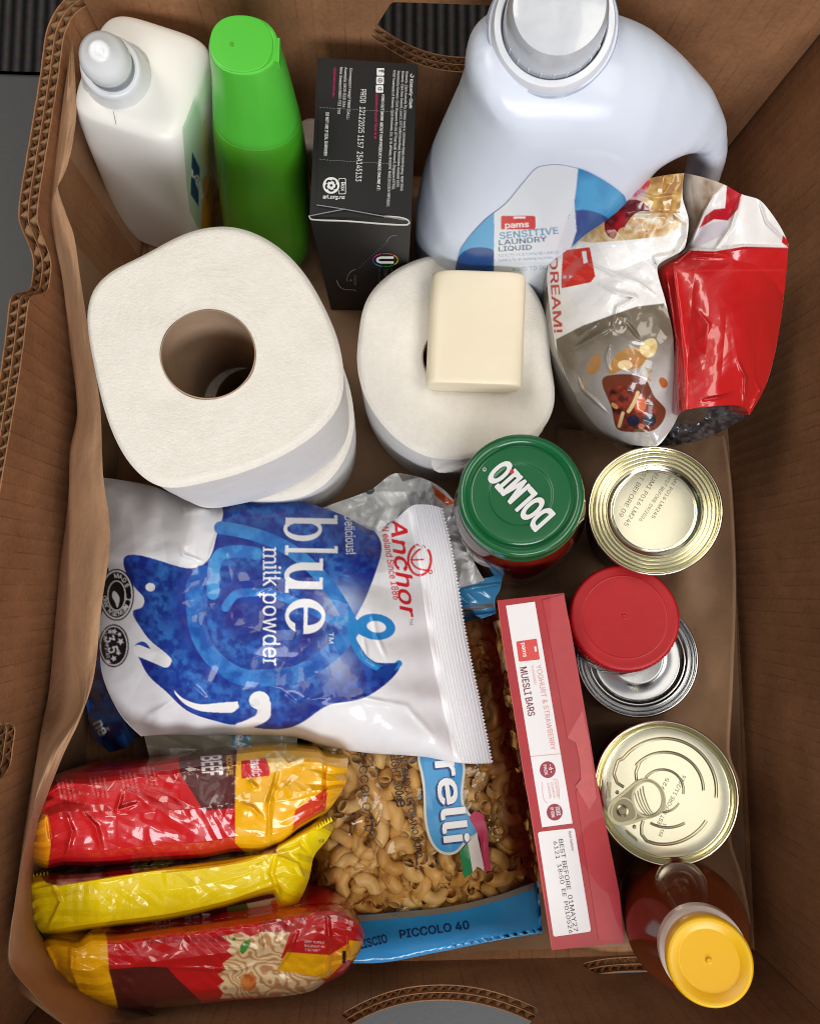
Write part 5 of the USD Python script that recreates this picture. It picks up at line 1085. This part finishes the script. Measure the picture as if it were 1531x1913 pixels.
artC = [(poly([(40, 840), (386, 850), (388, 880), (395, 1000), (440, 1185), (200, 1190), (60, 920)]), YEL), (poly([(395, 1008), (560, 996), (645, 1000), (690, 1050), (790, 1145), (780, 1185), (440, 1190)]), BRN),
        (pic, noodlecol), (ell(992, 1065, 34, 38), mottled((196, 96, 40), (222, 140, 70), 0.1, 4)), (blob([(955, 930), (968, 895), (998, 882), (985, 925), (962, 942)]), (70, 140, 50)), (ell(930, 880, 8), (70, 130, 60)),
        (text('USE BY 10.05.2027 A 11:09 S13', 898, 868, 178.5, 22, 355), (40, 10, 12)),
        (poly([(1180, 850), (1240, 790), (1400, 780), (1480, 840), (1476, 890), (1400, 880), (1330, 950), (1215, 945)]), (196, 30, 34)), (text('CONTAINS WHEAT', 1232, 895, 4, 10, 84), W2), (text('MAY BE MADE ON', 1230, 912, 4, 10, 84), W2), (text('EQUIPMENT', 1236, 929, 4, 10, 60), W2),
        (poly([(1155, 935), (1335, 948), (1330, 1048), (1112, 1012)]), YEL), (poly([(1420, 885), (1480, 890), (1445, 975), (1408, 965)]), YEL), (poly([(1335, 950), (1415, 900), (1408, 970), (1330, 1048)]), (232, 160, 30)), (sbox(1392, 930, 1408, 985), (30, 20, 20)),
        (poly([(1040, 800), (1420, 720), (1460, 800), (1240, 790), (1170, 850), (1050, 850)]), mottled((150, 26, 30), (196, 60, 56), 0.06, 6)),
        (poly([(380, 850), (640, 815), (860, 780), (860, 800), (640, 838), (385, 872)]), (150, 18, 24)), (text('85g', 1424, 800, 100, 16, 40), W2)]
T, gC = packet('red noodle packet printed with a bowl of noodles, lowest of the three packets', [(82, 905), (150, 872), (250, 885), (320, 850), (400, 850), (640, 822), (860, 795), (1050, 765), (1200, 735), (1330, 722), (1420, 752), (1465, 800), (1490, 850)],
       [(1490, 850), (1475, 910), (1442, 972)], [(280, 1172), (430, 1182), (700, 1165), (900, 1142), (1100, 1128), (1250, 1104), (1330, 1062), (1400, 1025), (1442, 972)], [(82, 905), (110, 960), (150, 1030), (210, 1100), (280, 1172)],
       prof(0.100, 0.107, 0.094, 0.4), RED, artC, 'wrapper', creases=[([(240, 890), (235, 1000), (290, 1160)], 10, 0.004), ([(120, 900), (160, 980), (170, 1020)], 8, 0.004), ([(640, 1000), (950, 1010), (1100, 960)], 9, 0.002), ([(1330, 790), (1340, 950), (1320, 1050)], 8, 0.004), ([(1110, 1010), (1160, 940), (1200, 850)], 7, 0.004), ([(1040, 850), (1050, 940)], 8, 0.003), ([(1240, 790), (1300, 740)], 8, 0.003), ([(1410, 880), (1420, 960)], 6, 0.003)], seed=79)
# dark printed panel of the yellow packet seen below its edge
gp = coons(k7.pts([(380, 826), (640, 796), (860, 748), (1095, 690), (1130, 740)]), k7.pts([(1130, 740), (1128, 768)]), k7.pts([(390, 862), (640, 828), (860, 800), (1128, 768)]), k7.pts([(380, 826), (390, 862)]), 160, 24)
xp, yp = gp[..., 0], gp[..., 1]
ap = [(poly([(900, 745), (985, 728), (1000, 775), (905, 785)]), (60, 120, 40)), (poly([(985, 728), (1120, 700), (1135, 770), (1000, 775)]), (206, 200, 150)), (ell(1100, 735, 16, 24), (206, 110, 40)), (ell(815, 783, 22, 12), W2), (sbox(795, 770, 806, 778), W2),
      (stroke([(600, 800), (605, 815), (650, 810), (655, 795)], 4), W2), (text('2 min', 640, 800, 172, 12, 60), W2), (text('ADD 350 ml', 780, 778, 172, 9, 60), W2), (text('COOK', 560, 815, 174, 12, 50), W2)]
BP = '/World/noodle_packet_001'
part(BP, 'printed_side', (P(xp, yp, 0.079 - 0.012 * np.linspace(0, 1, 24)[:, None] + xp * 0).reshape(-1, 3), grid_faces(24, 160)[:, ::-1]), 'print', True, paint(xp, yp, (62, 30, 30), k7.art(ap)).reshape(-1, 3))

# ------------------------------------------------------------------ granola pouch
k4 = K(1000, 300, 531 / 1531)
T = thing('muesli_bag', 'glossy red, white and clear muesli pouch with its top folded over, beside the right wall', 'bag', P(1230, 640, 0.01))
def s4(x, y, z, rx, ry, pw=2.6): p_ = P(*k4.pts([(x, y)])[0], z); return (p_[0], p_[1], z, rx, ry, pw, 0.1)
body = loft([s4(600, 900, 0.006, 0.048, 0.056), s4(600, 890, 0.015, 0.056, 0.062), s4(650, 880, 0.06, 0.060, 0.066), s4(690, 860, 0.105, 0.056, 0.066), s4(720, 820, 0.13, 0.044, 0.056), s4(720, 800, 0.138, 0.02, 0.03)], 50, 120)
bvv = np.array(body.vertices); pr_ = proj(bvv); body.vertices = bvv + 0.0035 * (crumple(bvv[:, 0] * 1000, bvv[:, 2] * 1000, 30, 91)[:, None]) * np.array([1, 1, 0.2])
part(T, 'filled_body', body, 'pouch', True)
seedmix = mottled((52, 24, 22), (150, 60, 44), 0.09, 14, 0.3, 0.7)
tan = mottled((176, 130, 66), (234, 212, 172), 0.035, 15, 0.35, 0.65)
def clearcol(x, y):
    X, Y = (x - k4.ox) / k4.k, (y - k4.oy) / k4.k
    t = np.clip((Y - 930) / 260, 0, 1)[..., None] * np.clip((X - 180) / 300, 0, 1)[..., None]
    n_ = fbm(S3(X * 0.012, Y * 0.012, 0.0), 3, 17)[..., None]
    return (C(112, 100, 84) * (0.85 + 0.3 * n_)) * (1 - t) + C(186, 182, 180) * t
RD = (196, 30, 32)
artA = [(poly([(110, 962), (250, 890), (400, 835), (545, 785), (690, 768), (770, 900), (780, 1400), (620, 1560), (420, 1560), (240, 1350), (115, 1040)]), clearcol),
        (poly([(100, 440), (200, 330), (330, 230), (470, 130), (800, 50), (775, 280), (740, 285), (800, 340), (700, 405), (520, 425), (300, 442), (180, 425)]), tan), (poly([(600, 120), (620, 90), (800, 50), (775, 280), (690, 280), (610, 240)]), mottled((170, 120, 56), (222, 184, 112), 0.06, 18)),
        (blob([(500, 150), (560, 120), (615, 110), (600, 160), (560, 215), (500, 200), (470, 180)]), mottled((206, 180, 186), (190, 40, 50), 0.07, 5)), (blob([(375, 260), (420, 225), (480, 215), (560, 215), (612, 270), (560, 300), (520, 350), (450, 370), (420, 420), (385, 400), (370, 330)]), mottled((96, 12, 22), (160, 26, 34), 0.05, 19)),
        (ell(428, 216, 34, 16), (150, 140, 60)), (blob([(530, 290), (640, 275), (740, 300), (700, 350), (560, 380), (480, 390)]), mottled((226, 220, 200), (200, 150, 90), 0.08, 21)),
        (Polygon([(155, 490), (285, 474), (312, 620), (292, 648), (146, 678), (150, 560)]).buffer(8).difference(Polygon([(253, 492), (268, 490), (276, 545), (262, 550)]).buffer(4)), (208, 50, 38)), (text('s', 148, 620, 80, 22, 16, True), (236, 220, 214)), (text('4', 178, 618, 80, 18, 16, True), (236, 220, 214)),
        (text('DREAM!', 72, 520, 86, 44, 410, True), (206, 56, 50)),
        (blob([(410, 1080), (470, 1020), (560, 1010), (600, 1060), (540, 1120), (460, 1130), (400, 1150)]), (176, 128, 70)), (ell(482, 1100, 40, 26), (232, 204, 158)), (ell(540, 1082, 22, 20), (196, 132, 72)), (blob([(560, 1010), (640, 960), (650, 1020), (600, 1060)]), mottled((206, 170, 100), (226, 206, 150), 0.1, 3)),
        (blob([(290, 1080), (340, 1040), (350, 1080), (310, 1150), (280, 1150)]), (170, 120, 62)), (stroke([(255, 1170), (262, 1200), (258, 1225)], 8), (170, 130, 70)), (stroke([(625, 1130), (600, 1160), (620, 1185)], 9), (190, 140, 80)), (blob([(670, 1170), (690, 1170), (708, 1215), (690, 1225)]), (170, 96, 50)),
        (blob([(370, 1165), (430, 1152), (500, 1150), (600, 1190), (640, 1270), (700, 1345), (690, 1395), (640, 1450), (540, 1462), (440, 1445), (410, 1340)]), (112, 54, 36)), (poly([(390, 1230), (460, 1210), (560, 1250), (620, 1310), (660, 1380), (600, 1450), (445, 1440), (412, 1340)]), seedmix),
        (ell(562, 1310, 34, 46), (206, 96, 40)), (stroke([(550, 1250), (520, 1320), (500, 1350)], 20), (226, 202, 150)), (stroke([(470, 1360), (450, 1430)], 18), (222, 196, 140)), (ell(425, 1320, 22, 12, 40), (206, 150, 100)), (ell(525, 1400, 34, 30), (34, 34, 60)), (ell(615, 1395, 34, 36), (40, 40, 56)), (ell(570, 1430, 18, 14), (200, 120, 90))]
gA = coons(k4.pts([(105, 445), (200, 330), (330, 232), (470, 140), (620, 92), (800, 66)]), k4.pts([(800, 66), (790, 180), (824, 330), (805, 460), (655, 580), (700, 760), (740, 950), (752, 1200), (768, 1372)]),
           k4.pts([(410, 1500), (520, 1530), (640, 1540), (720, 1460), (768, 1372)]), k4.pts([(105, 445), (62, 620), (80, 820), (108, 1000), (180, 1200), (290, 1390), (410, 1500)]), 300, 400)
x, y = gA[..., 0], gA[..., 1]; u, v = np.meshgrid(np.linspace(0, 1, 300), np.linspace(0, 1, 400)); X, Y = (x - k4.ox) / k4.k, (y - k4.oy) / k4.k
z = 0.120 + 0.040 * (1 - (1 - np.clip(u * 1.25, 0, 1)) ** 2.2) - 0.026 * np.clip((v - 0.55) / 0.45, 0, 1) ** 1.6 + 0.024 * np.clip((0.3 - v) / 0.3, 0, 1) * np.clip(u * 1.5 - 0.3, 0, 1) - 0.008 * np.clip((0.14 - v) / 0.14, 0, 1) ** 1.5 * (1 - u)
z += 0.0016 * crumple(x, y, 80, 95) + 0.0006 * crumple(x, y, 30, 96)
for p_, w, d in (([(822, 300), (815, 420), (760, 510), (655, 580)], 22, 0.007), ([(265, 540), (420, 610), (560, 660), (640, 720)], 8, 0.0035), ([(350, 665), (440, 712), (540, 735), (440, 790), (410, 900)], 9, 0.004), ([(410, 900), (300, 960), (190, 1030)], 9, 0.004), ([(210, 1130), (250, 1230), (390, 1360)], 8, 0.0035), ([(330, 880), (200, 1000)], 8, 0.003), ([(610, 540), (660, 570), (640, 520), (760, 500)], 8, 0.003), ([(400, 1000), (380, 1060), (400, 1140)], 9, 0.002), ([(490, 870), (560, 960)], 9, -0.002), ([(470, 140), (640, 200), (800, 180)], 10, 0.002), ([(500, 290), (740, 285), (820, 340)], 10, 0.003)):
    z += ridge(X, Y, p_, w, d)
bag(T, 'front_panel', gA, z, paint(x, y, (242, 240, 238), k4.art(artA)), depth=0.05, backcol=(120, 108, 94))
artB = [(poly([(780, 40), (1030, 110), (960, 190), (905, 270), (830, 440), (770, 520), (780, 300)]), mottled((150, 126, 104), (206, 192, 176), 0.025, 23)),
        (poly([(1030, 130), (1110, 178), (1090, 260), (1035, 322), (960, 315), (880, 365), (910, 300), (960, 262), (1020, 255)]), (186, 28, 42)), (poly([(880, 365), (960, 330), (1030, 322), (1010, 400), (900, 450), (830, 480)]), (214, 206, 216)),
        (poly([(640, 590), (700, 555), (830, 482), (960, 488), (1120, 462), (1400, 470), (1400, 1500), (700, 1500), (740, 1350)]), RD), (poly([(1330, 400), (1362, 430), (1362, 470), (1325, 440)]), RD),
        (poly([(690, 640), (740, 620), (800, 1360), (750, 1370)]), (172, 22, 26)), (poly([(740, 590), (800, 560), (850, 1330), (800, 1360)]), (206, 34, 34)),
        (stroke([(690, 610), (1000, 590), (1330, 590)], 10), (206, 44, 44))]
gB = coons(k4.pts([(800, 66), (900, 88), (1020, 130), (1110, 180), (1200, 208), (1260, 270), (1362, 450)]), k4.pts([(1362, 450), (1345, 650), (1305, 950), (1250, 1180), (1150, 1370)]), k4.pts([(768, 1372), (820, 1340), (900, 1330), (1050, 1318), (1110, 1325), (1150, 1370)]),
           k4.pts([(800, 66), (790, 180), (824, 330), (805, 460), (655, 580), (700, 760), (740, 950), (752, 1200), (768, 1372)]), 300, 400)
x, y = gB[..., 0], gB[..., 1]; X, Y = (x - k4.ox) / k4.k, (y - k4.oy) / k4.k
z = 0.156 + 0.016 * np.sin(np.pi * np.clip(u, 0, 1)) * np.sin(np.pi * np.clip(0.15 + 0.7 * v, 0, 1)) + 0.026 * np.clip((0.3 - v) / 0.3, 0, 1) - 0.012 * u ** 3
z += 0.0013 * crumple(x, y, 90, 97) + 0.0002 * crumple(x, y, 34, 98) - 0.006 * np.exp(-u / 0.04)
for p_, w, d in (([(690, 560), (760, 540), (830, 482), (960, 488), (1120, 460), (1362, 462)], 7, 0.003), ([(740, 560), (770, 800), (800, 1080), (810, 1350)], 7, 0.003), ([(700, 600), (760, 1000), (770, 1350)], 6, 0.0025), ([(860, 800), (930, 880), (900, 980)], 14, 0.0012), ([(1090, 1080), (1130, 1170), (1120, 1320)], 9, 0.0035), ([(820, 520), (1020, 525)], 8, 0.002), ([(890, 1290), (1000, 1275), (1060, 1250)], 8, 0.003), ([(960, 180), (900, 300), (840, 440)], 10, 0.003), ([(960, 488), (1050, 360), (1110, 180)], 9, 0.003), ([(1200, 210), (1240, 330), (1362, 450)], 9, 0.002), ([(1180, 1180), (1210, 1240), (1150, 1360)], 8, 0.003)):
    z += ridge(X, Y, p_, w, d)
bag(T, 'folded_flap', gB, z, paint(x, y, (236, 232, 230), k4.art(artB)), depth=0.03, backcol=(170, 26, 30))
# base gusset of dark film below the flap
gG = coons(k4.pts([(715, 1420), (790, 1345), (960, 1325), (1120, 1315)]), k4.pts([(1120, 1315), (1145, 1370), (1090, 1400)]), k4.pts([(430, 1510), (560, 1545), (760, 1530), (900, 1500), (1090, 1400)]), k4.pts([(715, 1420), (560, 1460), (430, 1510)]), 160, 80)
x, y = gG[..., 0], gG[..., 1]
z = 0.128 - 0.03 * np.linspace(0, 1, 80)[:, None] + 0.004 * crumple(x, y, 40, 99) + 0.0015 * crumple(x, y, 15, 100)
bag(T, 'base_gusset', gG, z, paint(x, y, mottled((44, 42, 46), (84, 82, 86), 0.16, 25), []), depth=0.03)
